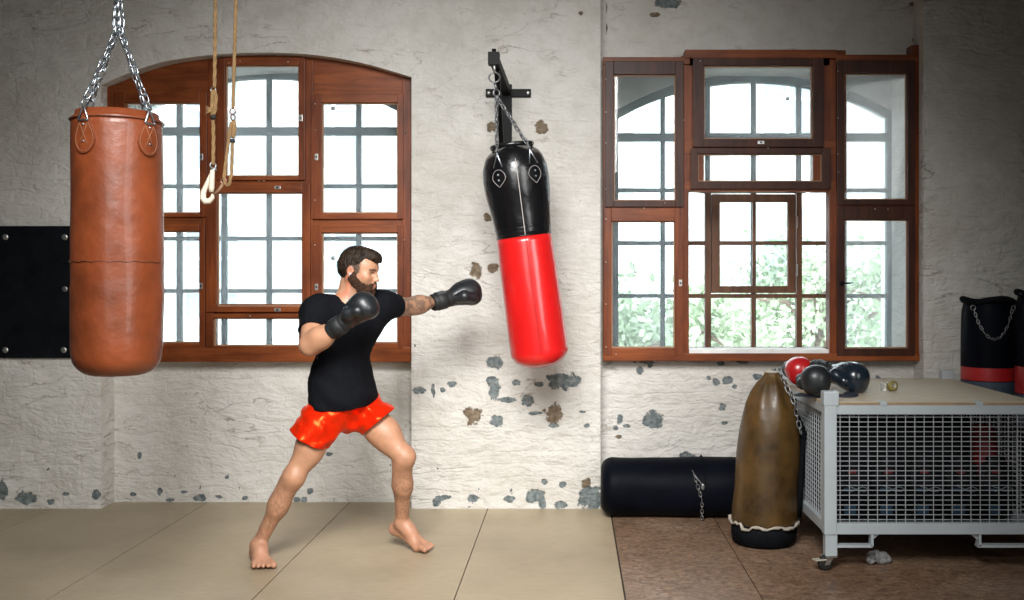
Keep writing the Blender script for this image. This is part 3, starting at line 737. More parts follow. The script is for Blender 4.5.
def arcpts(c, r, a0, a1, n, ax, ay):
    return [Vector(c) + Vector(ax) * (r * math.cos(a0 + (a1 - a0) * i / n)) + Vector(ay) * (r * math.sin(a0 + (a1 - a0) * i / n)) for i in range(n + 1)]

# ---- brown heavy bag, near left
bc = P(117.5, 281, 3.9); bx_, by_ = bc.x, bc.y
zt, zb_ = 2.022, 1.032; R0 = .164
hb = empty('punching_bag', (bx_, by_, zb_), 'brown leather heavy bag hanging on shiny chains before the arched window', 'punching bag')
def brr(r, z, a):
    k = 1 + .006 * math.sin(3 * a + z * 4) + .004 * math.sin(7 * a - z * 9) + .006 * math.sin(z * 14 + math.sin(a) * 2)
    return r * k, z
mb = MB(); prof = []
for i in range(11): t = i / 10 * PI / 2; prof.append((R0 - .085 + .085 * math.sin(t) if i else 0.0, zb_ + .085 - .085 * math.cos(t)))
prof.insert(1, (R0 - .085, zb_ + .0005)); prof = [prof[0], (R0 - .13, zb_)] + prof[1:]
for i in range(1, 40):
    z = zb_ + .085 + (zt - zb_ - .085) * i / 39
    prof.append((R0 + .004 * math.sin(PI * i / 39) + (.003 if i < 12 else 0), z))
prof.append((R0 - .01, zt + .006)); prof.append((0, zt + .008))
mb.lathe(prof, 64, Matrix.Translation((bx_, by_, 0)), fn=brr)
body = mb.build('bag_body', M_brown, hb)
for z, w in ((1.165, .004),):
    mb = MB(); mb.tube(arcpts((bx_, by_, z), R0 + .006, 0, 2 * PI, 63, (1, 0, 0), (0, 1, 0)), w * .5, 5, closed=False); 
    if z > 1.5: mb.build('seam', M_brownd, body)
mb = MB(); mb.tube([(p.x, p.y, 1.474 + .002 * math.sin(1.3 * i)) for i, p in enumerate(arcpts((bx_, by_, 0), R0 + .0055, -PI * .98, -.02, 40, (1, 0, 0), (0, 1, 0)))], .0018, 5); mb.build('seam', M_brownd, body)
mb = MB(); mb.lathe([(R0 + .004, zt - .002), (R0 + .006, zt + .004), (R0 - .004, zt + .012), (R0 - .012, zt + .018), (R0 - .014, zt + .035), (0, zt + .042)], 64, Matrix.Translation((bx_, by_, 0)))
tag(mb.build('lid', [M_brown], hb), 'leather lid gathered over the top')
mb = MB(); mb.tube(arcpts((bx_, by_, zt + .0), R0 + .006, 0, 2 * PI, 64, (1, 0, 0), (0, 1, 0))[:-1], .0028, 6, closed=True); mb.build('rim_piping', M_brownd, hb)
apex = Vector((bx_ + .004, by_, 2.375))
for a in (-65.4 - 42, -65.4 + 40, 114.6 - 42, 114.6 + 40):
    A = math.radians(a); n = Vector((math.cos(A), math.sin(A), 0)); tdir = Vector((-math.sin(A), math.cos(A), 0)); rr = R0 + .006
    def on(u, z, e=0.0):
        q = A + u / R0; return Vector((bx_ + (rr + e) * math.cos(q), by_ + (rr + e) * math.sin(q), z))
    ztab = zt - .055; out = []
    for k in range(25):
        t = 2 * PI * k / 24; u = .040 * math.sin(t); v = -.058 * math.cos(t); u *= (1.0 - .38 * (v + .02) / .06) if v > -.02 else 1.0
        out.append((u * 1.2, ztab - .016 + v * 1.22))
    mb = MB(); vs = [on(u, z, .004) for u, z in out[:-1]] + [on(u, z, -.004) for u, z in out[:-1]]; m_ = len(out) - 1
    cen = on(0, ztab - .012, .0045); vs.append(cen); fs = [(i, (i + 1) % m_, 2 * m_) for i in range(m_)] + [(i, m_ + i, m_ + (i + 1) % m_, (i + 1) % m_) for i in range(m_)]
    mb.add(vs, fs); tb = mb.build('strap_tab', M_brown, hb, fix=True)
    mb = MB(); mb.tube([on(u * .86, ztab - .012 + (z - ztab + .012) * .90, .0045) for u, z in out[:-1]], .0011, 5, closed=True)
    for (u0, v0, u1, v1) in ((-.018, -.05, .016, .03), (.018, -.05, -.016, .03)): mb.tube([on(u0, ztab + v0 - .005, .005), on((u0 + u1) / 2, ztab + (v0 + v1) / 2 - .005, .005), on(u1, ztab + v1 - .005, .005)], .0011, 5)
    mb.build('stitching', M_thread, tb)
    for v in (.022, -.042):
        mb = MB(); mb.ball(on(0, ztab + v, .005), .0048, 8); mb.build('rivet', M_chrome, tb)
    # D-ring: a triangle of bent rod
    top = on(0, zt + .035, .004); l_, r_ = on(-.02, zt - .012, .008), on(.02, zt - .012, .008)
    mb = MB(); mb.tube([top, top + tdir * .006 - Vector((0, 0, .01)), r_, r_ - Vector((0, 0, .006)), l_ - Vector((0, 0, .006)), l_, top - tdir * .006 - Vector((0, 0, .01))][::-1], .0038, 7, closed=True)
    mb.build('d_ring', M_chrome, hb)
    mb = MB(); mb.chain(top + Vector((0, 0, .004)), apex + n * .012 + Vector((0, 0, 0)), .040, .0105, .0034); mb.build('chain', M_chrome, hb)
mb = MB()
for dx, dy in ((-.014, 0), (.012, .008), (.004, -.012)): mb.chain(apex + Vector((dx * .6, dy, -.01)), (bx_ + dx * .5, by_ + dy, 2.62), .042, .012, .0036)
mb.chain((bx_, by_, 2.6), (bx_, by_, 3.86), .042, .012, .0036); mb.tube(arcpts(apex + Vector((0, 0, .004)), .018, 0, 2 * PI, 20, (1, 0, 0), (0, 0, 1))[:-1], .005, 7, closed=True)
mb.build('hanging_chain', M_chrome, hb)
mb = MB(); mb.lathe([(.05, 3.885), (.05, 3.899), (0, 3.8995)], 20, Matrix.Translation((bx_, by_, 0))); mb.tube([(bx_, by_, 3.89), (bx_, by_, 3.86)], .008, 8); mb.build('ceiling_plate', M_dchain, hb)

# ---- wall bracket
YB2 = 5.50
wb = empty('wall_bracket', (xp(507, YW), YW, zp(165, YW)), 'black steel wall bracket carrying the red and black bag', 'bracket')
mb = MB(); z0, z1 = zp(97.5, YW), zp(89.5, YW); mb.box(xp(486, YW), xp(531, YW), YW - .022, YW, z0, z1, bev=.004)
hp = mb.build('mounting_bar', M_blackm, wb)
for px in (489, 528):
    mb = MB(); c = P(px, 93.5, YW); mb.ball((c.x, YW - .024, c.z), (.012, .007, .012), 10); mb.build('bolt', M_steel, hp)
mb = MB(); mb.box(xp(499.5, YW), xp(512, YW), YW - .03, YW, zp(240, YW), zp(85, YW), bev=.004); mb.build('wall_plate', M_blackm, wb)
tip = P(494, 59, YB2); ba = P(507, 92, YW - .02)
def bar(mb, a, b, hw, hh):
    a, b = Vector(a), Vector(b); t = (b - a).normalized(); s_ = t.cross(Vector((0, 0, 1))).normalized(); u = s_.cross(t)
    vs = [p + s_ * i * hw + u * j * hh for p in (a, b) for i, j in ((-1, -1), (1, -1), (1, 1), (-1, 1))]
    mb.add(vs, [(0, 1, 2, 3), (7, 6, 5, 4), (0, 4, 5, 1), (1, 5, 6, 2), (2, 6, 7, 3), (3, 7, 4, 0)])
mb = MB(); bar(mb, ba, tip, .024, .024); mb.build('arm', M_blackm, wb, fix=True)
mb = MB(); bar(mb, (ba.x, YW - .03, zp(228, YW)), tip + Vector((.008, .10, -.03)), .014, .014); mb.build('brace', M_blackm, wb, fix=True)
mb = MB(); bar(mb, tip + Vector((0, .03, 0)), tip + Vector((0, -.03, 0)), .031, .034); mb.tube([tip + Vector((0, 0, .03)), tip + Vector((0, 0, .055))], .012, 8); mb.build('end_cap', M_blackm, wb, fix=True)
mb = MB(); e0 = tip + Vector((.002, -.01, -.03)); e1 = P(494.5, 73, YB2); mb.tube([e0, e1], .008, 8); mb.build('eye_bolt', M_steel, wb)

# ---- red and black bag
B2 = empty('punching_bag', P(540, 366, 5.55), 'red punching bag with a black top swinging from the wall bracket', 'punching bag')
T2 = P(513.5, 158, 5.52); D2 = P(541.5, 367, 5.56); ax2 = (D2 - T2); L2_ = ax2.length; zax = -ax2.normalized(); xax = Vector((1, 0, 0)); xax = (xax - zax * xax.dot(zax)).normalized(); yax = zax.cross(xax)
M2 = Matrix(((xax.x, yax.x, zax.x, T2.x), (xax.y, yax.y, zax.y, T2.y), (xax.z, yax.z, zax.z, T2.z), (0, 0, 0, 1)))
sb = L2_ * 0.372
def rprof(s_):
    return float(np.interp(s_, [0, .05, .12, .2, .3, sb, sb + .02, .6, .85, L2_ - .13, L2_ - .09, L2_ - .05, L2_ - .02, L2_], [.158, .175, .180, .176, .162, .151, .153, .158, .161, .1625, .158, .140, .098, .0]))
def wr(r, z, a):
    s_ = -z; k = 1 + .010 * math.sin(2 * a + s_ * 5) * (1 if s_ < sb else .4) + .006 * math.sin(5 * a - s_ * 11) * (1 if s_ < sb else .3)
    return r * k, z
bot = [(0, -L2_)] + [(.1625 * math.sin(t) ** .8, -(L2_ - .095 * (1 - math.cos(t)) )) for t in [PI / 2 * i / 12 for i in range(1, 13)]]
mb = MB(); mb.lathe(bot + [(rprof(s_), -s_) for s_ in np.linspace(L2_ - .12, sb + .002, 22)] + [(.14, -sb)], 64, M2, fn=wr); redb = mb.build('bag_body', M_red, B2)
mb = MB(); up_ = [(rprof(s_), -s_) for s_ in np.linspace(sb + .004, .0, 18)]
dome = [(.152, .012), (.138, .030), (.108, .052), (.060, .066), (0, .068)]
def wr2(r, z, a):
    r2, _ = wr(r, z, a)
    if z > -.3: r2 *= 1 + .018 * math.sin(4 * a + 1.0) * min(1, (z + .3) * 5); z += .008 * math.sin(3 * a)
    return r2, z
mb.lathe(up_ + dome, 64, M2, fn=wr2); blk = mb.build('bag_top', M_bkv, B2); tag(blk, 'black vinyl upper section')
mb = MB()
for s_ in (sb - .045, sb - .002): mb.tube([M2 @ Vector((math.cos(t) * (rprof(s_) * 1.004 + .002), math.sin(t) * (rprof(s_) * 1.004 + .002), -s_)) for t in [2 * PI * i / 48 for i in range(48)]], .0028, 5, closed=True)
mb.build('belt_seam', M_bkv, B2)
mb = MB(); As = -PI / 2 + .10
mb.tube([M2 @ Vector(((rprof(s_) + .0035) * math.cos(As) * 1.0, (rprof(s_) + .0035) * math.sin(As), -s_)) for s_ in np.linspace(.02, sb, 20)], .0026, 5); mb.build('piping', M_piping, B2)
mb = MB(); mb.tube([M2 @ Vector(((rprof(s_) + .0035) * math.cos(As) * 1.0, (rprof(s_) + .0035) * math.sin(As), -s_)) for s_ in np.linspace(sb + .004, L2_ - .07, 30)] , .0022, 5); mb.build('piping', M_dred, B2)
ring = P(494.5, 77.5, YB2 - .01); hk = P(496.5, 93, YB2 - .01)
mb = MB(); mb.tube(arcpts(ring, .030, 0, 2 * PI, 24, (1, 0, 0), (0, .3, .95))[:-1], .0045, 7, closed=True); mb.tube(arcpts(hk, .020, 0, 2 * PI, 20, (.8, .6, 0), (0, 0, 1))[:-1], .005, 7, closed=True)
mb.tube([ring - Vector((0, 0, .026)), hk + Vector((0, 0, .018))], .007, 7); mb.build('swivel_ring', M_dchain, B2)
for k, a in enumerate((-118, -52, 52, 128)):
    A = math.radians(a); rr = .176
    top = M2 @ Vector((rr * math.cos(A) * .93, rr * math.sin(A) * .93, .035))
    mb = MB(); mb.chain(top, hk - Vector((0, 0, .02)), .038, .0085, .003); mb.build('chain', M_dchain, B2)
    l_, r_ = (M2 @ Vector((rr * 1.03 * math.cos(A + d), rr * 1.03 * math.sin(A + d), -.055)) for d in (-.15, .15))
    mb = MB(); mb.tube([l_, top - Vector((0, 0, .015)), top, top - Vector((0, 0, .015)), r_], .0036, 7); mb.build('d_ring', M_chrome, B2)
    mb = MB(); cs_ = []
    for q in range(20):
        t = 2 * PI * q / 20; u = .042 * math.sin(t); v = -.05 * math.cos(t); u *= (1 - .9 * max(0, -v / .05) ** 1.5 * .9)
        cs_.append(M2 @ Vector(((rr + .0075) * math.cos(A + u / rr), (rr + .0075) * math.sin(A + u / rr), -.115 + v)))
    cs_c = M2 @ Vector(((rr + .008) * math.cos(A), (rr + .008) * math.sin(A), -.115)); inn = [M2 @ Vector((p.x, p.y, p.z)) for p in [(M2.inverted() @ c_) * 1 for c_ in cs_]]
    inn = [c_ + (M2 @ Vector((0, 0, (M2.inverted() @ c_).z)) - c_) * .08 for c_ in cs_]
    mb.add(cs_ + inn + [cs_c], [(i, (i + 1) % 20, 40) for i in range(20)] + [(i, 20 + i, 20 + (i + 1) % 20, (i + 1) % 20) for i in range(20)]); tb = mb.build('strap_tab', M_bkv, B2, fix=True)
    mb = MB(); mb.tube([c_ + (cs_c - c_) * .06 for c_ in cs_], .0012, 5, closed=True); mb.build('stitching', M_piping, tb)
    for v in (-.095, -.125):
        mb = MB(); mb.ball(M2 @ Vector(((rr + .009) * math.cos(A), (rr + .009) * math.sin(A), v)), .0055, 8); mb.build('rivet', M_chrome, tb)
# collar strap across the top
mb = MB(); mb.tube([M2 @ Vector((math.cos(t) * .118, math.sin(t) * .118, .066)) for t in [2 * PI * i / 32 for i in range(32)]], .012, 8, closed=True, flat=.5); mb.build('collar', M_bkv, B2)

# ---- gold bag standing by the cage
gx, gy = xp(763, 5.32), 5.32
gb = empty('punching_bag', (gx, gy, 0), 'old gold leather bag standing upright beside the wire cage', 'punching bag')
def grr(r, z, a):
    t = max(0, (z - .62) / .3); k = 1 + .02 * math.sin(3 * a + z * 3) + t * .085 * math.sin(8 * a + .6 * math.sin(z * 8)) + .012 * math.sin(z * 17 + a * 2)
    return r * k, z
mb = MB(); pr = [(.166, .105), (.172, .13), (.173, .2), (.170, .3), (.168, .4), (.166, .5), (.160, .6), (.150, .68), (.134, .75), (.108, .81), (.080, .855), (.052, .885), (.038, .905), (.034, .925), (.0, .928)]
prf = [(float(np.interp(z, [p[1] for p in pr], [p[0] for p in pr])), z) for z in np.linspace(.105, .928, 60)]; prf[-1] = (0, .928)
lean = Matrix.Translation((gx, gy, 0)) @ Matrix.Shear('XY', 4, (0, 0)) 
Mg = Matrix.Translation((gx, gy, 0)); Mg[0][2] = .052
mb.lathe(prf, 72, Mg, fn=grr); gbody = mb.build('bag_body', M_gold, gb)
mb = MB(); mb.lathe([(.0, .001), (.14, .001), (.165, .02), (.172, .06), (.172, .115), (.16, .12)], 48, Mg); tag(mb.build('base', [M_bkm], gb), 'black canvas bottom')
mb = MB(); rg = random.Random(3)
rowa = [Mg @ Vector((math.cos(t) * (.178 + rg.uniform(0, .006)), math.sin(t) * (.178 + rg.uniform(0, .006)), .118 + rg.uniform(-.016, .012))) for t in [2 * PI * i / 60 for i in range(60)]]
mb.tube(rowa, [rg.uniform(.004, .011) for _ in range(60)], 6, closed=True); tag(mb.build('frayed_edge', [M_frayed], gb), 'frayed pale canvas edge')
tp = Mg @ Vector((0, 0, .925))
mb = MB(); mb.tube(arcpts(tp + Vector((0, 0, -.008)), .036, 0, 2 * PI, 24, (1, 0, 0), (0, 1, 0))[:-1], .009, 7, closed=True); tag(mb.build('neck_tape', [M_frayed], gb), 'pale tape around the gathered neck')
mb = MB(); mb.chain(tp + Vector((.03, -.03, .0)), (gx + .145, gy - .10, .76), .042, .011, .0036); mb.chain((gx + .145, gy - .10, .76), (gx + .178, gy - .11, .60), .042, .011, .0036); mb.chain(tp + Vector((-.01, -.03, -.0)), tp + Vector((.035, -.03, .005)), .03, .009, .003)
mb.build('chain', M_dchain, gb)
mb = MB(); mb.tube([Mg @ Vector((.128 * math.cos(a_), .128 * math.sin(a_), z)) for a_, z in ((-.5, .78), (-.5, .72))] + [Mg @ Vector((.182 * math.cos(-.32), .182 * math.sin(-.32), z)) for z in (.6, .45, .3, .15)], [.012, .016, .016, .016, .016, .014], 8, flat=.5); tag(mb.build('strap', [M_bkm], gb), 'dark strip standing in for shade down the side')  # dark strip put where this side of the bag is only shaded

# ---- black bag lying on the floor
fy, fz = 5.93, .176
fb = empty('punching_bag', (xp(665, fy), fy, 0), 'black heavy bag lying on the floor along the wall', 'punching bag')
Mf = Matrix.Translation((xp(601, 5.93), fy, fz)) @ Matrix.Rotation(PI / 2, 4, 'Y') @ Matrix.Rotation(.4, 4, 'Z')
Lf = 1.02; prf = [(0, 0), (.09, .0015)] + [(.105 + .07 * math.sin(t), .07 - .07 * math.cos(t)) for t in [PI / 2 * i / 8 for i in range(1, 9)]] + [(.174 - .004 * math.sin(i / 3), .07 + (Lf - .14) * i / 20) for i in range(1, 20)] + [(.105 + .069 * math.cos(t), Lf - .07 + .07 * math.sin(t)) for t in [PI / 2 * i / 6 for i in range(0, 7)]] + [(0, Lf + .002)]
def frr(r, z, a): return r * (1 + .010 * math.sin(2 * a + z * 7) + .006 * math.sin(z * 22 + a * 3)) * .99, z
mb = MB(); mb.lathe(prf, 56, Mf, fn=frr); mb.build('bag_body', M_navy, fb)
for z in (.60, .84):
    mb = MB(); mb.tube([Mf @ Vector((math.cos(t) * .1775, math.sin(t) * .1775, z)) for t in [2 * PI * i / 40 for i in range(40)]], .010, 6, closed=True, flat=.3); mb.build('belt', M_bkm, fb)
mb = MB(); c_ = P(703, 487, fy - .185)
mb.tube([P(692, 470, fy - .16), P(696, 477, fy - .175), c_ + Vector((-.01, 0, .02)), c_, c_ + Vector((.005, .0, -.02))], [.003, .004, .004, .007, .003], 6); mb.ball(c_, (.014, .006, .02), 8)
mb.chain(P(694, 474, fy - .18), P(702, 500, fy - .185), .03, .009, .003); mb.chain(P(702, 500, fy - .185), (c_.x, fy - .14, .012), .03, .009, .003); mb.build('chain', M_dchain, fb)
mb = MB(); mb.tube(arcpts((Mf @ Vector((0, 0, .84))) + Vector((0, -.02, .19)), .016, 0, 2 * PI, 16, (1, 0, 0), (0, 0, 1))[:-1], .004, 6, closed=True); mb.build('d_ring', M_dchain, fb)

# ---- two tall bags in the right corner
def tall_bag(px, Y, r, zt_, label, bands, lean=0.0, chain=True):
    x = xp(px, Y); b = empty('punching_bag', (x, Y, 0), label, 'punching bag', 'tall bags standing in the corner')
    M_ = Matrix.Translation((x, Y, 0)); M_[0][2] = lean
    def f(r_, z, a): return r_ * (1 + .012 * math.sin(2 * a + z * 4) + .006 * math.sin(5 * a + z * 13)), z
    zs = sorted(bands.keys()); n = 0
    prof = lambda z: float(np.interp(z, [0.001, .02, .06, zt_ - .12, zt_ - .05, zt_ - .02], [r * .8, r * .93, r, r, r * .985, r * .93]))
    edges = [0.001] + [e for z in zs for e in (z, z + bands[z][0])] + [zt_ - .02]
    mats = [M_navy] + sum([[bands[z][1], M_navy] for z in zs], [])
    for k, (z0, z1) in enumerate(zip(edges[:-1], edges[1:])):
        mb = MB(); pts = [(prof(z), z) for z in np.linspace(z0, z1, max(2, int((z1 - z0) / .04)))]
        if k == 0: pts = [(0, .001)] + pts
        if k == len(edges) - 2: pts = pts + [(r * .86, zt_ + .0), (r * .8, zt_ - .02), (0, zt_ - .03)]
        mb.lathe(pts, 48, M_, fn=f, close=True)
        o = mb.build('bag_body' if mats[k] is M_navy else 'band', mats[k], b)
        if mats[k] is not M_navy: tag(o, 'red band' if mats[k] is M_dred else 'blue grey band')
    mb = MB(); mb.tube([M_ @ Vector((math.cos(t) * r * .93, math.sin(t) * r * .93, zt_ + .0 + .01 * math.sin(3 * t))) for t in [2 * PI * i / 32 for i in range(32)]], .018, 8, closed=True); mb.build('rolled_rim', M_bkm, b)
    if chain:
        mb = MB(); a0, a1 = -2.45, -1.05; pr_ = None
        for i in range(9):
            t = i / 8; a = a0 + (a1 - a0) * t; z = zt_ - .05 - .17 * math.sin(PI * t) ** .8; q = M_ @ Vector((math.cos(a) * (r + .012), math.sin(a) * (r + .012), z))
            if pr_: mb.chain(pr_, q, .028, .007, .0022)
            pr_ = q
        mb.build('chain', M_dchain, b)
    for a in (-2.5, -.9):
        mb = MB(); c_ = M_ @ Vector((math.cos(a) * (r + .006), math.sin(a) * (r + .006), zt_ - .04)); mb.tube(arcpts(c_, .014, 0, 2 * PI, 14, (1, 0, 0), (0, 0, 1))[:-1], .003, 6, closed=True); mb.build('d_ring', M_dchain, b)
    return b
tall_bag(988, 5.83, .150, 1.285, 'tall navy bag with a drooping chain, standing behind the cage by the window', {.64: (.18, M_bluegrey), .825: (.075, M_dred), .30: (.10, M_dred)}, lean=0.0)
tall_bag(1047, 5.55, .165, 1.33, 'tall navy bag cut by the right edge, standing beside the chain draped one', {.60: (.17, M_bluegrey), .775: (.15, M_dred)}, chain=False)

# ---- black rubber panel on the left pilaster
pb = empty('wall_panel', (xp(20, YW), YW, zp(358, YW)), 'black rubber panel screwed to the wall behind the brown bag', 'panel')
mb = MB(); mb.box(-3.95, xp(73, YW - .02), YW - .028, YW - .004, zp(358, YW - .02), zp(226, YW - .02), bev=.003); mb.build('board', M_bkm, pb)
mb = MB(); mb.box(-3.9, xp(74, YW), YW - .006, YW, zp(355, YW), zp(333, YW)); tag(mb.build('backing_strip', [M_rope], pb), 'pale wooden strip behind the board')
for px, py in ((64.5, 237), (64.5, 289), (63.5, 350), (5, 237), (5, 350)):
    mb = MB(); c = P(px, py, YW - .03); mb.lathe([(.019, 0), (.019, .002), (.010, .004), (0, .004)], 16, Matrix.Translation((c.x, YW - .028, c.z)) @ Matrix.Rotation(PI / 2, 4, 'X')); s1 = mb.build('screw', M_dchain if py == 289 else M_steel, pb)

# ---- ropes with hooks
YRp = 4.4
rp = empty('hanging_rope', P(214.5, 165, YRp), 'left of two thin climbing ropes, ending in a pale hook', 'rope', 'ropes hanging before the arched window')
def pp(px, py, dy=0.0): return P(px, py, YRp + dy)
r_ = .0085
def rope_tube(mb, pts, r):
    """a laid rope: three strands twisted round one another"""
    pts = [Vector(p) for p in pts]; L_ = [0]
    for a, b in zip(pts[:-1], pts[1:]): L_.append(L_[-1] + (b - a).length)
    n = max(8, int(L_[-1] / .012)); res = []
    for i in range(n + 1):
        s_ = L_[-1] * i / n; k = max(j for j in range(len(L_)) if L_[j] <= s_ + 1e-9); k = min(k, len(pts) - 2)
        res.append((pts[k].lerp(pts[k + 1], (s_ - L_[k]) / max(1e-6, L_[k + 1] - L_[k])), (pts[k + 1] - pts[k]).normalized()))
    for st in range(3):
        q = []
        for i, (p, t) in enumerate(res):
            a = t.cross(Vector((0, 1, 0)));
            if a.length < 1e-3: a = Vector((1, 0, 0))
            a.normalize(); b = t.cross(a); ph = 2 * PI * st / 3 + i * .55
            q.append(p + (a * math.cos(ph) + b * math.sin(ph)) * r * .5)
        mb.tube(q, r * .56, 6)
mb = MB(); rope_tube(mb, [Vector((pp(215.5, 0).x, YRp, 3.88)), pp(215.5, 0), pp(214.5, 88)], r_); rope_tube(mb, [pp(213, 118), pp(213.5, 140), pp(213, 165)], r_); mb.build('rope', M_rope, rp)
mb = MB(); rope_tube(mb, [pp(214, 90), pp(216, 95), pp(215.5, 108), pp(213, 117)], r_); rope_tube(mb, [pp(213, 90), pp(212, 100), pp(212.5, 117)], r_); 
for k in range(5): mb.tube([pp(212, 109 + k * .4, -.01), pp(209, 108 + k, -.012), pp(205.5, 106 + k * 1.9, -.014)], [.004, .004, .0018], 5)
mb.build('splice', M_rope, rp)
mb = MB(); mb.ball(pp(213.2, 117, -.008), (.013, .013, .012), 12); mb.build('end_cap', M_rubber, rp)
mb = MB(); mb.tube(arcpts(pp(213.2, 90), .011, 0, 2 * PI, 16, (1, 0, 0), (0, 0, 1))[:-1], .003, 6, closed=True); mb.build('ring', M_dchain, rp)
mb = MB(); mb.tube(arcpts(pp(213, 165.5), .013, 0, 2 * PI, 16, (.8, .6, 0), (0, 0, 1))[:-1], .004, 6, closed=True)
mb.build('shackle', M_dchain, rp)
mb = MB(); mb.tube([pp(210.5, 170), pp(216, 169)], .006, 7); mb.build('shackle_pin', M_dchain, rp)
mb = MB(); hkpts = [pp(212.5, 170), pp(212, 178), pp(211.5, 188), pp(211.5, 192)]; mb.tube(hkpts, [.010, .012, .013, .011], 9)
mb.tube([pp(212, 172, .004), pp(207, 184, .004), pp(203.5, 192, .004), pp(202.8, 198, .004), pp(205.5, 201.5, .004), pp(209.5, 201, .004), pp(212.5, 197.5, .004), pp(213, 194, .004)], [.007, .010, .013, .015, .015, .013, .010, .007], 9)
tag(mb.build('hook', [simple('ivory_hook', (0.62, 0.54, 0.42), 0.5, var=.1)], rp), 'pale ivory coloured hook')
rp2 = empty('hanging_rope', P(230, 186, YRp), 'right of two thin climbing ropes, doubled back into a long loop', 'rope', 'ropes hanging before the arched window')
mb = MB(); rope_tube(mb, [Vector((pp(236, 0).x, YRp, 3.88)), pp(236, 0), pp(233, 108)], r_ * .95)
rope_tube(mb, [pp(231.5, 122), pp(228, 145), pp(224.5, 172), pp(224, 181), pp(226, 185.5), pp(229.5, 184), pp(231.5, 174), pp(232.2, 150), pp(232.5, 141)], r_ * .9); mb.build('rope', M_rope, rp2)
mb = MB(); mb.tube(arcpts(pp(232.6, 111.5), .0125, 0, 2 * PI, 16, (1, 0, 0), (0, 0, 1))[:-1], .0035, 6, closed=True); mb.tube(arcpts(pp(233, 117.5), .0125, 0, 2 * PI, 16, (.5, .8, 0), (0, 0, 1))[:-1], .0035, 6, closed=True)
M_rdm = simple('reddish_metal', (.25, .12, .08), .4, .7); mb.build('ring', M_rdm, rp2)
mb = MB(); mb.tube(arcpts(pp(223.5, 181), .012, 0, 2 * PI, 16, (1, 0, 0), (0, 0, 1))[:-1], .0045, 6, closed=True); mb.build('ring', M_rdm, rp2)
mb = MB(); rope_tube(mb, [pp(233.8, 121), pp(234.2, 130), pp(232.8, 138)], r_ * 1.25); mb.build('splice', M_rope, rp2)
mb = MB(); mb.ball(pp(232.6, 141), (.012, .012, .011), 12); mb.build('end_cap', M_rubber, rp2)
mb = MB(); mb.tube([pp(223, 184), pp(219, 190), pp(214, 194.5)], .007, 8); tag(mb.build('strap', [simple('brown_strap', (.2, .11, .06), .6)], rp2), 'short brown strap')

# ================================================================== WIRE CAGE
YC0, YC1 = 4.79, 5.98
cx0, cx1 = xp(824.5, YC0), xp(1043, YC0)
zc = lambda py: zp(py, YC0)
zr1, zr0 = zc(405.6), zc(535)       # top of the top rail, underside of the bottom rail
cg = empty('wire_cage', ((cx0 + cx1) / 2, (YC0 + YC1) / 2, 0), 'grey steel wire mesh cage trolley with a pale board on top', 'cage')
pw = .060
for (x, y) in ((cx0, YC0), (cx1 - pw, YC0), (cx0, YC1 - pw), (cx1 - pw, YC1 - pw)):
    mb = MB(); mb.box(x, x + pw, y, y + pw, zr0, zr1, bev=.004); mb.box(x + .006, x + pw + .004, y + .006, y + pw - .006, zc(556.5), zr0 + .004, bev=.003)
    mb.box(x - .004, x + pw + .010, y - .003, y + pw + .003, zr1 - .002, zr1 + .068, bev=.006); mb.build('corner_post', M_grey, cg)
rh = zr1 - zc(414.8); bh = zc(524) - zr0
for (a, b, c, d) in ((cx0 + pw, cx1 - pw, YC0 + .008, YC0 + .048), (cx0 + pw, cx1 - pw, YC1 - .048, YC1 - .008), (cx0 + .008, cx0 + .048, YC0 + pw, YC1 - pw), (cx1 - .048, cx1 - .008, YC0 + pw, YC1 - pw)):
    mb = MB(); mb.box(a, b, c, d, zr1 - rh, zr1, bev=.003); mb.build('top_rail', M_grey, cg)
    mb = MB(); mb.box(a, b, c, d, zr0, zr0 + bh, bev=.003); mb.build('bottom_rail', M_grey, cg)
    horiz = (b - a) > .2; L_ = (b - a) if horiz else (d - c); s0 = a if horiz else c; cc = (c + d) / 2 if horiz else (a + b) / 2
    mb = MB(); n = round(L_ / .0452); rw = .0015; k = 0; off = .022
    while off < L_:
        v = s0 + off; off += .0452
        if horiz: mb.box(v - rw, v + rw, cc - .004, cc, zr0 + bh, zr1 - rh)
        else: mb.box(cc - .004, cc, v - rw, v + rw, zr0 + bh, zr1 - rh)
    z = zr0 + bh + .014
    while z < zr1 - rh:
        if horiz: mb.box(s0, s0 + L_, cc + .0005, cc + .0045, z - rw, z + rw)
        else: mb.box(cc + .0005, cc + .0045, s0, s0 + L_, z - rw, z + rw)
        z += .02365
    mb.build('mesh_panel', M_wire, cg)
mb = MB(); mb.box(cx0 + .01, cx1 - .01, YC0 + .01, YC1 - .01, zr0 + .004, zr0 + .016); mb.build('base_plate', M_dchain, cg)
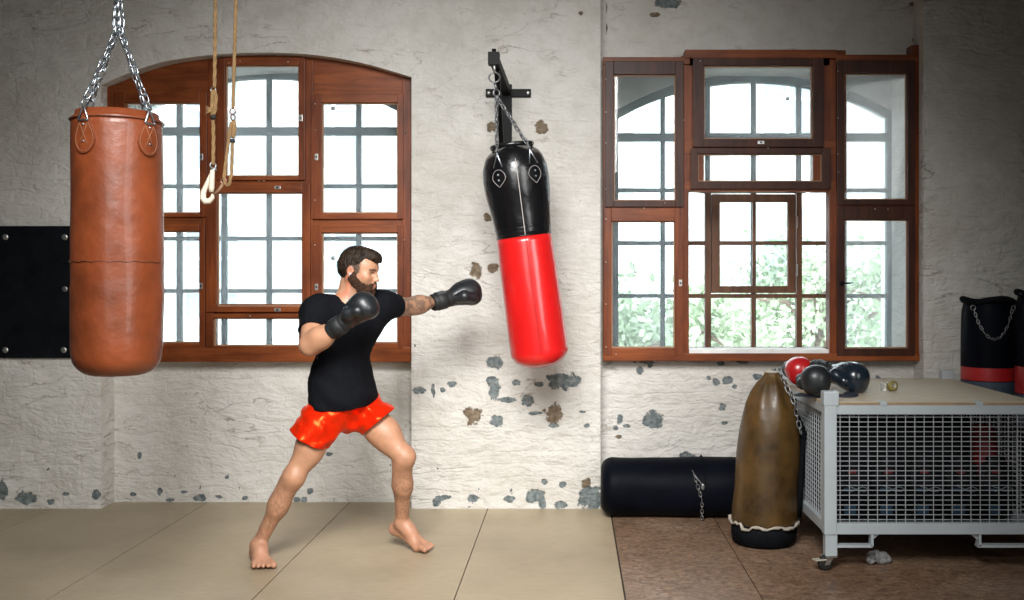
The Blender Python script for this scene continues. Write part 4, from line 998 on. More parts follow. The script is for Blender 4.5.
# fork pockets
for xa_, xb_ in ((cx0 + pw + .008, xp(873, YC0)), (xp(981, YC0), cx1 - pw - .012)):
    mb = MB(); zl = zc(547); t = .006; left = xa_ < cx0 + .2
    mb.box(xa_ - .01, xb_, YC0 + .01, YC0 + .05, zl - t, zl + t); xv = xb_ if left else xa_
    mb.box(xv - t, xv + t, YC0 + .01, YC0 + .05, zl, zr0 + .002)
    sg = 1 if left else -1
    mb.prism([(xv, zr0 + .001), (xv + sg * .045, zr0 + .001), (xv, zr0 - .035)], YC0 + .026, YC0 + .032)
    mb.build('fork_pocket', M_grey, cg)
def caster(x, y, rot, brake):
    c = empty('caster', (0, 0, 0)); c.parent = cg; base = Vector(cg.location); c.location = Vector((x, y, 0)) - base
    Rm = Matrix.Translation((x, y, 0)) @ Matrix.Rotation(rot, 4, 'Z')
    ztop = zc(556.5)
    def loc_build(mb, name, mat):   # children sit two levels down: shift to the caster's own frame
        mb.v = [tuple(Vector(v) - Vector((x, y, 0)) + base) for v in mb.v]; return mb.build(name, mat, c)
    mb = MB(); mb.lathe([(.024, -.014), (.034, -.013), (.0375, -.006), (.0375, .006), (.034, .013), (.024, .014)], 28, Rm @ Matrix.Translation((-.022, 0, .0375)) @ Matrix.Rotation(PI / 2, 4, 'X')); loc_build(mb, 'wheel', M_rubber)
    mb = MB()
    for s_ in (-1, 1):
        q = [(-.034, .030), (-.010, .030), (.018, ztop - .004), (-.020, ztop - .004)]
        b0 = len(mb.v); mb.prism(q, s_ * .017 - .0015, s_ * .017 + .0015)
        mb.v[b0:] = [tuple(Rm @ Vector(v)) for v in mb.v[b0:]]
    b0 = len(mb.v); mb.box(-.028, .028, -.028, .028, ztop - .008, ztop); mb.v[b0:] = [tuple(Rm @ Vector(v)) for v in mb.v[b0:]]
    loc_build(mb, 'fork', M_steel)
    if brake:
        mb = MB(); b0 = len(mb.v); mb.box(-.085, -.02, -.018, .018, ztop - .022, ztop - .014, bev=.003); mb.v[b0:] = [tuple(Rm @ Vector(v)) for v in mb.v[b0:]]; tag(loc_build(mb, 'brake_pedal', M_frayed), 'pale brake pedal')
for i, (x, y) in enumerate(((cx0 + .03, YC0 + .03), (cx1 - .03, YC0 + .03), (cx0 + .03, YC1 - .03), (cx1 - .03, YC1 - .03))): caster(x, y, (.3, 2.6, .8, -.4)[i], i < 2)
mb = MB(); x0_, x1_ = cx0 + .008, cx1 - .006
mb.box(x0_, x1_, YC0 + .025, YC1 - .0, zr1 + .0005, zr1 + .015, 0, bev=.002)
for k in range(0): pass
tp_ = mb.build('board_top', [M_ply], cg); tag(tp_, 'pale wooden board lying on the rails')
mb = MB(); mb.box(x0_ + .055, x1_ - .055, YC0 + .018, YC0 + .0245, zr1 + .001, zr1 + .012); mb.build('board_edge', M_plye, cg)
for px in (884, 980):
    mb = MB(); x = xp(px, YC0); mb.box(x - .017, x + .017, YC0 + .004, YC0 + .05, zr1 - .002, zr1 + .017, bev=.002); mb.build('clip', M_grey, cg)

# things inside the cage
M_pad = simple('dark_pad_vinyl', (0.004, 0.005, 0.007), 0.6, var=.3, spec=.15)
M_pblue = simple('dull_blue_patch', (0.016, 0.045, 0.08), 0.6, spec=.2)
M_rtag = simple('dark_red_tag', (0.11, 0.006, 0.010), 0.6)
M_lace = simple('pale_blue_lace', (0.14, 0.19, 0.22), 0.7)
zf = zr0 + .017
places = ['beside the left corner post of the cage', 'second from the left corner post of the cage', 'in the middle of the row inside the cage', 'just right of the middle inside the cage', 'at the right end of the row inside the cage']
for i, px in enumerate((854, 890, 926, 962, 997)):
    x = xp(px, 5.0); kp = empty('training_pad', (x, 5.0, zf), 'dark upright training pad ' + places[i], 'training pad', 'dark pads in a row inside the cage')
    mb = MB(); bm = bmesh.new(); bmesh.ops.create_cube(bm, size=1)
    for v in bm.verts: v.co = Vector((x + v.co.x * .155, 5.02 + v.co.y * .11, zf + .16 + v.co.z * .318))
    bmesh.ops.bevel(bm, geom=bm.edges[:], offset=.035, segments=4, affect='EDGES'); mb.bm(bm, smooth=True); mb.build('pad', M_pad, kp)
    mb = MB(); mb.box(x - .072 + .03, x - .03 + .03, 4.958, 4.966, zf + .245, zf + .265, bev=.002); mb.build('red_tag', M_rtag, kp)
    mb = MB(); mb.box(x - .06, x + .0, 4.956, 4.966, zf + .045, zf + .085, bev=.003); mb.build('blue_patch', M_pblue, kp)
    mb = MB(); mb.box(x - .06, x - .01, 4.956, 4.966, zf + .155, zf + .175, bev=.003); mb.build('blue_patch', M_pblue, kp)
    mb = MB(); mb.tube([(x - .045, 4.955, zf + .185), (x - .015, 4.95, zf + .175), (x + .01, 4.952, zf + .16), (x + .04, 4.95, zf + .158), (x + .06, 4.955, zf + .17), (x + .03, 4.951, zf + .182), (x + .0, 4.95, zf + .17), (x - .03, 4.955, zf + .155)], .0028, 5); mb.build('lace', M_lace, kp)
xr_, yr_ = 2.135, 5.147
rb = empty('bolster', (xr_, yr_, zf), 'dull red bolster standing inside the right end of the cage', 'bolster')
mb = MB(); Mr = Matrix.Translation((xr_ + .015, yr_, zf)); Mr[0][2] = -.05
mb.lathe([(0, .001), (.05, .002), (.062, .015), (.064, .05), (.064, .42), (.058, .45), (.04, .465), (0, .47)], 32, Mr); mb.build('body', simple('dark_red_vinyl', (0.17, 0.008, 0.011), 0.5), rb)
mb = MB()
for z in (.08, .40): mb.tube([Mr @ Vector((math.cos(t) * .065, math.sin(t) * .065, z)) for t in [2 * PI * i / 24 for i in range(24)]], .003, 5, closed=True)
mb.build('seam', M_rubber, rb)

# black mats added behind the pads to darken the inside of the cage
for i, (y0, y1) in enumerate(((5.13, 5.19), (5.44, 5.50), (5.56, 5.62))):
    x0_, x1_ = cx0 + .07, cx1 - .075; hh = .45
    m = empty('filler_mat', ((x0_ + x1_) / 2, (y0 + y1) / 2, zf), 'black filler mat added to darken the cage inside, ' + ('just behind the dark pads' if i == 0 else 'behind the red bolster' if i == 1 else 'at the back'), 'mat', 'black mats added to darken the cage')
    w_ = (x1_ - x0_) / 3
    if i == 0: x1_ = xp(958, 5.16); w_ = (x1_ - x0_) / 3
    for k in range(3):
        mb = MB(); mb.box(x0_ + k * w_ + .002, x0_ + (k + 1) * w_ - .002, y0, y1, zf, zf + hh, bev=.012); mb.build('mat_section', M_pad, m)
# crumpled cloth under the cage
cl = P(879, 564, 4.92)
Fd = Field((cl.x - .09, 4.86, -.005), (cl.x + .09, 5.0, .11), .004)
for (dx, dz, r) in ((-.035, .045, .022), (-.02, .06, .016), (.0, .03, .027), (.025, .028, .028), (.04, .02, .02), (-.045, .02, .018)): Fd.add(ell((cl.x + dx, 4.92 + dx * .3, dz), (r * 1.2, r, r)), .012)
X_, Y_, Z_ = Fd.all(); Fd.f += (.006 * vnoise(X_ * 70, Y_ * 70, Z_ * 70)).astype(np.float32); Fd.f = np.maximum(Fd.f, (.002 - Z_).astype(np.float32) + 0 * Fd.f)
V, Q = Fd.mesh(); o = np_obj('crumpled_cloth', V, Q, simple('dirty_white_cloth', (.22, .22, .22), .9, var=.8, scale=38), base=(cl.x, 4.92, 0)); tag(o, 'small crumpled white cloth on the floor under the cage', 'cloth')

# ---- things on top of the cage
zt_b = zr1 + .015
# ================================================================== BOXING GLOVES
M_glove = simple('black_glove_leather', (0.010, 0.012, 0.014), 0.42, var=.25, scale=12, bump=.10, bscale=40, coat=.1)
M_cuff = simple('black_glove_cuff', (0.010, 0.011, 0.012), 0.62, var=.3, bump=.2)
M_patch = simple('dark_grey_cuff_patch', (0.06, 0.068, 0.072), 0.5)
M_gred = simple('red_glove_leather', (0.45, 0.012, 0.015), 0.30, var=.15, coat=.4)
def frame_from(a, b, up):
    x = (Vector(b) - Vector(a)).normalized(); z = Vector(up); z = (z - x * z.dot(x)).normalized(); y = z.cross(x)
    M = Matrix.Identity(4)
    for i in range(3): M[i][0] = x[i]; M[i][1] = y[i]; M[i][2] = z[i]; M[i][3] = a[i]
    return M
def glove(M, parent=None, scale=1.0, mats=None, name='boxing_glove', thumb_side=1, base=None, label=None, cat=None, group=None, h=.004):
    """a glove in its own frame: x from the wrist to the knuckles, z towards the back of the hand, y towards the thumb"""
    mats = mats or (M_glove, M_glove, M_cuff, M_patch)
    s_ = scale; t = thumb_side
    if parent is None: g_ = empty(name, base, label, cat, group)
    R_ = np.array([[M[i][j] for j in range(3)] for i in range(3)])
    W = lambda v: M @ (Vector(v) * s_)
    def fld(prims, cut=None):
        pts = [W((x, y, z)) for x in (-.12, .2) for y in (-.1, .1) for z in (-.09, .09)]
        lo = [min(p[i] for p in pts) for i in range(3)]; hi = [max(p[i] for p in pts) for i in range(3)]
        Fg = Field(lo, hi, h)
        for p, k in prims: Fg.add(p, k)
        return Fg
    E = lambda c, r: ell(W(c), [q * s_ for q in r], R_)
    C = lambda a, b, ra, rb: cone(W(a), W(b), ra * s_, rb * s_)
    # mitt: back of the hand, knuckle roll, curled fingers under
    Fm = fld([(C((.0, 0, .0), (.05, 0, .004), .040, .046), .01), (E((.072, -.004, .014), (.062, .060, .052)), .03), (E((.105, -.006, .008), (.050, .060, .058)), .03),
              (E((.108, -.006, -.022), (.040, .052, .036)), .02), (E((.07, -.006, -.020), (.03, .044, .026)), .02)])
    Fm.sub(E((.058, .0, -.072), (.026, .06, .020)), .015)
    V, Q = Fm.mesh(); mitt = np_obj('mitt', V, Q, mats[0], parent or g_)
    root = mitt if parent is None else mitt
    Ft = fld([(C((.010, t * .030, .0), (.040, t * .056, .004), .022, .027), .012), (C((.040, t * .056, .004), (.080, t * .058, -.010), .0275, .0245), .012), (E((.084, t * .056, -.012), (.024, .022, .022)), .012)])
    V, Q = Ft.mesh(); np_obj('thumb', V, Q, mats[1], mitt)
    mb = MB(); prof = [(.028, -.100), (.036, -.100), (.0395, -.094), (.040, -.06), (.0385, -.02), (.040, .006), (.030, .012)]
    Ml = M @ Matrix.Scale(s_, 4) @ Matrix.Rotation(PI / 2, 4, 'Y')
    mb.lathe(prof, 36, Ml, close=True); mb.lathe([(.028, -.100), (.028, -.05), (0, -.05)], 24, Ml, close=True); cuff = mb.build('cuff', mats[2], mitt)
    mb = MB(); mb.lathe([(.0395, -.078), (.0425, -.076), (.0428, -.034), (.0395, -.031)], 36, Ml, close=True); mb.build('wrist_strap', mats[2], mitt)
    mb = MB(); vs = []
    for ix, z in enumerate((-.076, -.034)):
        for k in range(9):
            a = (k - 4) * .16 + PI; vs.append(Ml @ Vector((.0438 * math.cos(a), .0438 * math.sin(a), z)))
    mb.add(vs, [(k, k + 1, k + 10, k + 9) for k in range(8)], True)
    vs2 = [Ml @ Vector((.0438 * math.cos((k - 4) * .16 + PI / 2 * -t), .0438 * math.sin((k - 4) * .16 + PI / 2 * -t), z)) for z in (-.076, -.034) for k in range(9)]
    mb.build('label_patch', mats[3], mitt)
    mb = MB(); mb.tube([W((.045 + .10 * math.sin(a) , -.052 * math.cos(a) * 1.0 - .004, -.004)) for a in [PI * i / 16 * .92 + .12 for i in range(17)]], .0012 * s_, 5); 
    return mitt if parent is not None else g_
# loose gloves on the cage
def bez(x, y, z): return Vector((x, y, z))
gY = 5.05
zt_b = zr1 + .015
a0 = P(827, 378, 5.02)
# black glove standing palm-side to the camera
base = (xp(820, 5.0), 5.0, zt_b)
M_a = frame_from((1.246, 5.10, zt_b + .074), (1.222, 4.94, zt_b + .084), (0, .05, 1))
glove(M_a, scale=1.2, base=base, label='black boxing glove lying at the front of the pile on the cage', cat='boxing glove', group='gloves piled on the cage top', mats=(M_glove, M_glove, M_cuff, M_gred), thumb_side=-1)
M_b = frame_from((1.395, 5.30, zt_b + .090), (1.475, 5.22, zt_b + .070), (.1, 0, 1))
glove(M_b, scale=1.3, base=(xp(843, 5.2), 5.2, zt_b), label='dark blue boxing glove at the right of the pile on the cage', cat='boxing glove', group='gloves piled on the cage top',
      mats=(simple('dark_blue_glove_leather', (0.010, 0.017, 0.027), 0.26, var=.3, coat=.4),) * 2 + (M_cuff, M_patch), thumb_side=-1)
M_c = frame_from((1.240, 5.53, zt_b + .088), (1.248, 5.36, zt_b + .092), (-.2, 0, 1))
glove(M_c, scale=1.2, base=(1.245, 5.4, zt_b), label='red boxing glove peeping out behind the black one on the cage', cat='boxing glove', group='gloves piled on the cage top', mats=(M_gred, M_gred, M_cuff, M_patch), thumb_side=1)
# flattened black cloth under them
Fd = Field((xp(790, 5.1), 4.92, zt_b - .004), (xp(862, 5.0), 5.25, zt_b + .03), .005)
for (px, y, rx, ry) in ((803, 5.06, .05, .05), (815, 5.0, .05, .04), (845, 5.02, .06, .04), (852, 5.1, .045, .06)): Fd.add(ell((xp(px, y), y, zt_b + .004), (rx, ry, .010)), .02)
X_, Y_, Z_ = Fd.all(); Fd.f += (.003 * vnoise(X_ * 40, Y_ * 40, Z_ * 40)).astype(np.float32); Fd.f = np.maximum(Fd.f, (zt_b + .0008 - Z_).astype(np.float32) + 0 * Fd.f)
V, Q = Fd.mesh(); o = np_obj('hand_wrap', V, Q, simple('dark_blue_cloth', (.012, .014, .028), .8, var=.4), base=(xp(830, 5.05), 5.05, zt_b)); tag(o, 'dark crumpled hand wraps spread under the gloves on the cage', 'hand wraps')
# tape roll
tr = P(889, 385, 5.28); tr.z = zt_b
o = empty('tape_roll', tr, 'small roll of yellowish tape tipped over on the pale board', 'tape roll')
Mt = Matrix.Translation((tr.x + .016, tr.y, zt_b + .0275)) @ Matrix.Rotation(.5, 4, 'Z') @ Matrix.Rotation(PI / 2 - .25, 4, 'X')
mb = MB(); mb.lathe([(.013, -.016), (.026, -.016), (.026, .016), (.013, .016), (.013, -.016)], 32, Mt, close=True); mb.build('roll', simple('olive_yellow_tape', (.24, .20, .05), .5), o)
mb = MB(); mb.lathe([(.012, -.017), (.014, -.017), (.014, .017), (.012, .017), (.012, -.017)], 28, Mt, close=True); mb.build('core', M_frayed, o)
jc = empty('metal_clasp', (tr.x - .028, tr.y, zt_b), 'tiny silver clasp standing beside the tape roll on the board', 'clasp')
mb = MB(); mb.box(tr.x - .042, tr.x - .036, tr.y - .012, tr.y + .012, zt_b, zt_b + .046, bev=.001); mb.build('plate', M_steel, jc)
mb = MB(); mb.tube([(tr.x - .039, tr.y, zt_b + .006), (tr.x - .02, tr.y, zt_b + .005), (tr.x - .014, tr.y, zt_b + .03), (tr.x - .024, tr.y, zt_b + .042)], .0035, 7); mb.build('wire', M_steel, jc)
# ================================================================== THE BOXER
man = empty('person', (-1.2, 5.02, 0), 'bearded person in black t-shirt and red satin shorts punching with black boxing gloves, barefoot', 'person')

def skin_material():
    m, nt, b = new_mat('skin')
    at = N(nt, 'ShaderNodeAttribute'); at.attribute_name = 'Col'
    tc = N(nt, 'ShaderNodeTexCoord'); n1 = N(nt, 'ShaderNodeTexNoise', Scale=28.0, Detail=5.0); L(nt, tc, 'Object', n1, 'Vector')
    r = ramp(nt, n1, 'Fac', [(0.3, (0.86, 0.83, 0.82)), (0.65, (1.06, 1.04, 1.03))])
    mx = N(nt, 'ShaderNodeMix', data_type='RGBA', blend_type='MULTIPLY'); mx.inputs[0].default_value = 1
    L(nt, at, 'Color', mx, 6); L(nt, r, 'Color', mx, 7); L(nt, mx, 2, b, 'Base Color')
    b.inputs['Roughness'].default_value = 0.48; b.inputs['Subsurface Weight'].default_value = 0.12
    b.inputs['Subsurface Radius'].default_value = (0.02, 0.008, 0.004); b.inputs['Subsurface Scale'].default_value = 0.5
    return m
M_skin = skin_material()
def satin():
    m = simple('red_satin', (0.74, 0.018, 0.003), 0.27, var=.10, scale=8)
    b = m.node_tree.nodes['Principled BSDF']; b.inputs['Sheen Weight'].default_value = .2; b.inputs['Sheen Tint'].default_value = (1, .3, .05, 1)
    b.inputs['Specular Tint'].default_value = (1, .42, .12, 1); b.inputs['Metallic'].default_value = 0.35
    return m
M_satin = satin()
M_shirt = simple('black_cotton', (0.0045, 0.005, 0.007), 0.85, var=.2, scale=60, spec=.1)
M_hair = simple('dark_brown_hair', (0.020, 0.012, 0.007), 0.5, var=.7, scale=30, spec=.2, bump=.8, bscale=120, stretch=(1, 1, .35))
M_beard = simple('brown_beard', (0.042, 0.020, 0.011), 0.65, var=.6, scale=60, spec=.2, bump=.9, bscale=160)

# ---- joints (metres)
hipR, kneR, ankR = P(334, 404, 4.99), P(293.5, 477, 4.90), P(258.5, 545, 4.975)
hipL, kneL, ankL = P(357, 403, 5.11), P(404, 457, 5.03), P(402.5, 523, 5.20)
shR, elR, wrR = P(317.5, 312, 4.92), P(310.5, 345, 4.76), P(335.5, 328, 4.70)
shL, elL, wrL = P(385, 305.5, 5.14), P(411, 306.5, 5.30), P(436, 301, 5.43)
chest, belly, pelv = P(347, 332, 5.03), P(342, 368, 5.03), P(344, 399, 5.05)
neck0, neck1 = P(346, 303, 5.02), P(352, 281, 5.02)
fwd = Vector((.66, -.75, 0)).normalized(); lat = Vector((0, 0, 1)).cross(fwd)      # chest direction, the body's left
Rt = np.array([[lat.x, fwd.x, 0], [lat.y, fwd.y, 0], [0, 0, 1]])                    # columns: lateral, forward, up
hf = Vector((.80, -.60, 0)).normalized(); hl = Vector((0, 0, 1)).cross(hf)
Rp = np.array([[hl.x, hf.x, 0], [hl.y, hf.y, 0], [0, 0, 1]])

# ---- head frame: x forward, y left, z up
HO = P(359.0, 271.8, 5.01)
yaw = math.radians(-14); pitch = math.radians(11); roll = math.radians(0)
RH = np.array((Matrix.Rotation(yaw, 3, 'Z') @ Matrix.Rotation(pitch, 3, 'Y') @ Matrix.Rotation(roll, 3, 'X')))
hv = lambda x, y, z: A3(HO) + RH @ np.array([x, y, z])
HE = lambda c, r: ell(hv(*c), r, RH)
HC = lambda a, b, ra, rb: cone(hv(*a), hv(*b), ra, rb)
def head_local(V): return (V - A3(HO)) @ RH

torso = [(ell(chest + Vector((0, 0, .02)), (.150, .108, .155), Rt), .04), (ell(belly, (.128, .098, .13), Rt), .06), (ell(pelv, (.150, .108, .10), Rp), .05),
         (ell(chest + fwd * .045 + lat * .065 + Vector((0, 0, .045)), (.075, .055, .065), Rt), .04), (ell(chest + fwd * .045 - lat * .065 + Vector((0, 0, .045)), (.075, .055, .065), Rt), .04),
         (cone(neck0 + Vector((0, 0, -.03)), shR + Vector((.03, 0, .002)), .056, .044), .05), (cone(neck0 + Vector((0, 0, -.035)), shL + Vector((-.03, 0, -.006)), .054, .042), .05),
         (ell(shR, (.062, .060, .058)), .04), (ell(shL, (.058, .058, .056)), .04),
         (ell(shR + Vector((.06, .05, -.06)), (.07, .07, .09)), .05), (ell(shL + Vector((-.06, -.02, -.06)), (.06, .07, .08)), .05)]
def lerp(a, b, t): return Vector(a).lerp(Vector(b), t)

fR = Vector((.47, -.88, 0)).normalized()
FB = []
def foot(A, Hl, Bl, fd, med, k=1.0, toe_z=0.012, curl=0):
    """A ankle, Hl heel centre, Bl ball centre, fd the toes' direction, med towards the big toe"""
    out = [(cone(A, lerp(A, Bl, .45) + Vector((0, 0, .016)), .034, .027), .025), (cone(lerp(A, Bl, .3), Bl + med * .018, .030, .019), .03), (cone(lerp(A, Bl, .3), Bl - med * .030, .027, .016), .03),
           (ell(Hl, (.030, .032, .030)), .03), (cone(A, Hl, .031, .027), .03), (cone(Hl, Bl - med * .034, .025, .017), .03), (cone(Hl, Bl + med * .024, .022, .018), .02),
           (ell(Bl + med * .026, (.021, .021, .017)), .015), (ell(Bl - med * .042, (.017, .018, .014)), .015),
           (ell(A + med * .026, (.014, .014, .016)), .015), (ell(A - med * .026 + Vector((0, 0, -.006)), (.014, .014, .016)), .015)]
    for i, (o, ln, r) in enumerate(((.034, .060, .0150), (.0105, .058, .0100), (-.010, .052, .0094), (-.0295, .045, .0092), (-.048, .035, .0095))):
        b0 = Bl + med * o * .9; t1 = b0 + fd * (ln * .55) + med * o * .12 + Vector((0, 0, .006)); t2 = b0 + fd * ln + med * o * .2
        t1.z = max(t1.z, r + .004); t2.z = max(min(t2.z, toe_z + r), r)
        out.append((cone(b0, t1, r * 1.1, r), .008)); out.append((cone(t1, t2, r, r * 1.02), .003))
    return out
ballR = ankR + fR * .125; ballR.z = .021; heelR = ankR - fR * .042; heelR.z = .031
medR = Vector((.88, .47, 0)).normalized()
heelL = P(396, 528.5, 5.25); ballL = P(420.5, 543.5, 5.16); ballL.z = .024
fL = (ballL - heelL); fL.z = 0; fL.normalize(); medL = Vector((fL.y, -fL.x, 0)).normalized()      # right-hand side of travel = towards the camera
tibR, tibL = (ankR - kneR).normalized(), (ankL - kneL).normalized()
backR, backL = Vector((-.55, .82, 0)), Vector((-.86, .35, -.1))
def leg(h, k, a, back, sc=1.0, th=1.0):
    sh = (a - k).normalized(); side = sh.cross(back).normalized()
    fr = -Vector(back)
    return [(cone(h, lerp(h, k, .55), .086 * th, .072 * th), .04), (cone(lerp(h, k, .5), k, .073 * th, .050 * sc), .04), (ell(lerp(h, k, .62) + fr * .018, (.050, .050, .075)), .05),
            (ell(k + fr * .008, (.045, .045, .052)), .03), (cone(k, lerp(k, a, .45), .046 * sc, .043 * sc), .03), (cone(lerp(k, a, .4), a, .041 * sc, .030), .04),
            (cone(lerp(k, a, .10) + back * .020 + side * .014, lerp(k, a, .42) + back * .022 + side * .016, .033, .030), .03), (cone(lerp(k, a, .10) + back * .020 - side * .016, lerp(k, a, .38) + back * .022 - side * .016, .031, .029), .03),
            (cone(lerp(k, a, .40) + back * .020, lerp(k, a, .95) + back * .018, .026, .015), .03), (ell(k + fr * .026, (.026, .026, .028)), .025)]
body = list(torso)
body += leg(hipR, kneR, ankR, backR, 1.0, .92) + leg(hipL, kneL, ankL, backL, 1.0, 1.0)
body += foot(ankR, heelR, ballR, fR, medR) + foot(ankL, heelL, ballL, fL, medL)
body += [(cone(shR, lerp(shR, elR, .6), .053, .050), .04), (cone(lerp(shR, elR, .5), elR, .050, .043), .04), (ell(elR, (.043, .043, .043)), .03), (cone(elR, lerp(elR, wrR, .45), .046, .050), .03), (cone(lerp(elR, wrR, .4), wrR, .048, .034), .04),
         (ell(elR + Vector((-.01, .01, -.012)), (.03, .03, .03)), .02)]
body += [(cone(shL, elL, .050, .042), .04), (ell(lerp(shL, elL, .55) + Vector((0, 0, -.006)), (.045, .05, .045)), .03), (cone(elL, lerp(elL, wrL, .35), .042, .044), .03), (cone(lerp(elL, wrL, .3), wrL, .043, .030), .04)]
body += [(cone(neck0 + Vector((0, 0, -.03)), neck1, .064, .056), .04), (cone(neck0 + fwd * .02, hv(.01, 0, -.06), .05, .052), .03)]
# sternomastoid on the camera side
body += [(cone(hv(-.02, -.052, -.04), neck0 + fwd * .05 + Vector((0, 0, .012)), .018, .014), .02)]
head = [(HE((-.010, 0, .035), (.094, .073, .082)), .02), (HE((.040, 0, .042), (.047, .061, .050)), .03), (HE((.030, 0, -.010), (.058, .064, .07)), .03), (HE((.046, 0, -.045), (.044, .050, .055)), .03),
        (HC((-.002, -.058, -.030), (.060, -.018, -.090), .020, .016), .03), (HC((-.002, .058, -.030), (.060, .018, -.090), .020, .016), .03), (HE((.068, 0, -.092), (.022, .026, .018)), .02),
        (HC((.076, -.030, .026), (.082, -.008, .020), .011, .010), .014), (HC((.076, .030, .026), (.082, .008, .020), .011, .010), .014),
        (HE((.060, -.046, -.014), (.024, .018, .020)), .025), (HE((.060, .046, -.014), (.024, .018, .020)), .025),
        (HE((.074, 0, -.056), (.022, .026, .022)), .02)]
for p, k in head: body.append((p, k))
lo = np.array([-1.72, 4.60, -.02]); hi = np.array([-.52, 5.60, 1.60])
FBd = Field(lo, hi, .004)
for p, k in body: FBd.add(p, k)
# face details
for s_ in (-1, 1):
    FBd.sub(HE((.088, s_ * .031, .004), (.016, .017, .011)), .014)
    FBd.add(HE((.0695, s_ * .031, .003), (.0125, .0125, .0105)), .003)
    FBd.add(HC((.080, s_ * .016, .013), (.074, s_ * .044, .013), .0045, .004), .006)
    FBd.add(HC((.079, s_ * .018, -.008), (.074, s_ * .042, -.006), .0035, .003), .006)
FBd.add(HC((.085, 0, .014), (.104, 0, -.018), .0075, .0100), .014); FBd.add(HE((.108, 0, -.022), (.0105, .0105, .009)), .008)
for s_ in (-1, 1): FBd.add(HE((.097, s_ * .012, -.026), (.010, .0075, .0075)), .006)
FBd.add(HC((.094, -.016, -.050), (.099, 0, -.047), .0045, .0062), .006); FBd.add(HC((.094, .016, -.050), (.099, 0, -.047), .0045, .0062), .006)
FBd.add(HC((.091, -.014, -.060), (.096, 0, -.060), .0045, .0068), .006); FBd.add(HC((.091, .014, -.060), (.096, 0, -.060), .0045, .0068), .006)
for s_ in (-1, 1):
    FBd.add(HE((-.014, s_ * .074, .004), (.018, .0085, .026)), .008); FBd.add(HE((-.010, s_ * .074, -.022), (.010, .007, .011)), .006); FBd.sub(HE((-.009, s_ * .084, -.000), (.009, .008, .014)), .005)
X_, Y_, Z_ = FBd.all()
FBd.f = np.maximum(FBd.f, (.0012 - Z_).astype(np.float32) + 0 * FBd.f)
V, Q = FBd.mesh()
# ---- skin colours: tan skin, redder knees, ear and lips, tattooed left arm, eyes, brows
def col_body(V):
    n = len(V); c = np.tile(np.array([0.46, 0.245, 0.145]), (n, 1))
    seg = lambda a, b: (lambda t: (t, np.linalg.norm(V - (A3(a) + t[:, None] * (A3(b) - A3(a))), axis=1)))(np.clip(((V - A3(a)) @ (A3(b) - A3(a))) / float((A3(b) - A3(a)) @ (A3(b) - A3(a))), 0, 1))
    def mixc(w, col): 
        nonlocal c
        w = np.clip(w, 0, 1)[:, None]; c = c * (1 - w) + np.array(col) * w
    x, y, z = V.T
    for k in (kneR, kneL): mixc(.35 * (1 - np.linalg.norm(V - A3(k), axis=1) / .075), (0.42, 0.16, 0.10))
    for a in (ankR, ankL): mixc((z < .16) * .30 * (np.linalg.norm(V - A3(a), axis=1) < .3), (0.52, 0.27, 0.19))
    # leg hair as fine mottling on the shins
    hairn = vnoise(x * 240, y * 240, z * 70)
    for k, a in ((kneR, ankR), (kneL, ankL)):
        t, d = seg(k, a); mixc((d < .075) * np.clip((t - .08) * 5, 0, 1) * np.clip((.95 - t) * 6, 0, 1) * np.clip(.22 + .5 * hairn, 0, .5), (0.17, 0.09, 0.055))
    # tattoos on the outstretched arm
    n1 = vnoise(x * 38, y * 38, z * 52) + .5 * vnoise(x * 90 + 7, y * 90, z * 90)
    t1, d1 = seg(lerp(shL, elL, .15), elL); t2, d2 = seg(elL, wrL); on_ = ((d1 < .07) | (d2 < .065))
    mixc(on_ * np.clip((n1 + .10) * 2.2, 0, .75), (0.085, 0.060, 0.048)); mixc(on_ * .40, (0.20, 0.135, 0.095))
    # head
    h = head_local(V); hx, hy, hz = h.T; near = np.linalg.norm(h, axis=1) < .16
    lips = near & (hx > .088) & (np.abs(hy) < .021) & (hz < -.043) & (hz > -.067); mixc(lips * .8, (0.42, 0.14, 0.11))
    for s_ in (-1, 1):
        ear = near & (np.abs(hy) > .066) & (hx < .008); mixc(ear * .28, (0.55, 0.17, 0.10))
        eye = np.linalg.norm((h - np.array([.0695, s_ * .031, .003])) / np.array([.0145, .0125, .0070]), axis=1) < 1.0; mixc((eye & (hx > .074)) * 1.0, (0.62, 0.58, 0.54))
        iris = np.linalg.norm((h - np.array([.083, s_ * .0325, .003]))[:, 1:], axis=1) < .0052; mixc((iris & eye & (hx > .070)) * 1.0, (0.05, 0.035, 0.025))
        lash = near & (np.abs(hz - .0105) < .0030) & (np.abs(hy - s_ * .031) < .016) & (hx > .066); mixc(lash * .8, (0.06, 0.03, 0.02))
        brow = near & (np.abs(hz - (.0255 - .12 * np.maximum(np.abs(hy - s_ * .03) - .006, 0))) < .0060) & (np.abs(hy - s_ * .030) < .021) & (hx > .062); mixc(brow * .85, (0.055, 0.030, 0.018))
    cheek = near * np.exp(-(((hx - .07) / .03) ** 2 + ((hz + .012) / .02) ** 2)) * (np.abs(hy) > .02); mixc(cheek * .3, (0.55, 0.22, 0.14))
    # shaved sides of the head and stubble on the neck
    side = near & (hz > .0) & (hx < .038) & (hz < .062) & ((hx - .02) * .6 + hz > .0); mixc(side * .55, (0.12, 0.07, 0.045))
    st = near & (hz < -.04) & (hx > -.0); mixc(st * .45, (0.16, 0.085, 0.05))
    return c
np_obj('body', V, Q, M_skin, man, smooth_it=1, col=col_body)

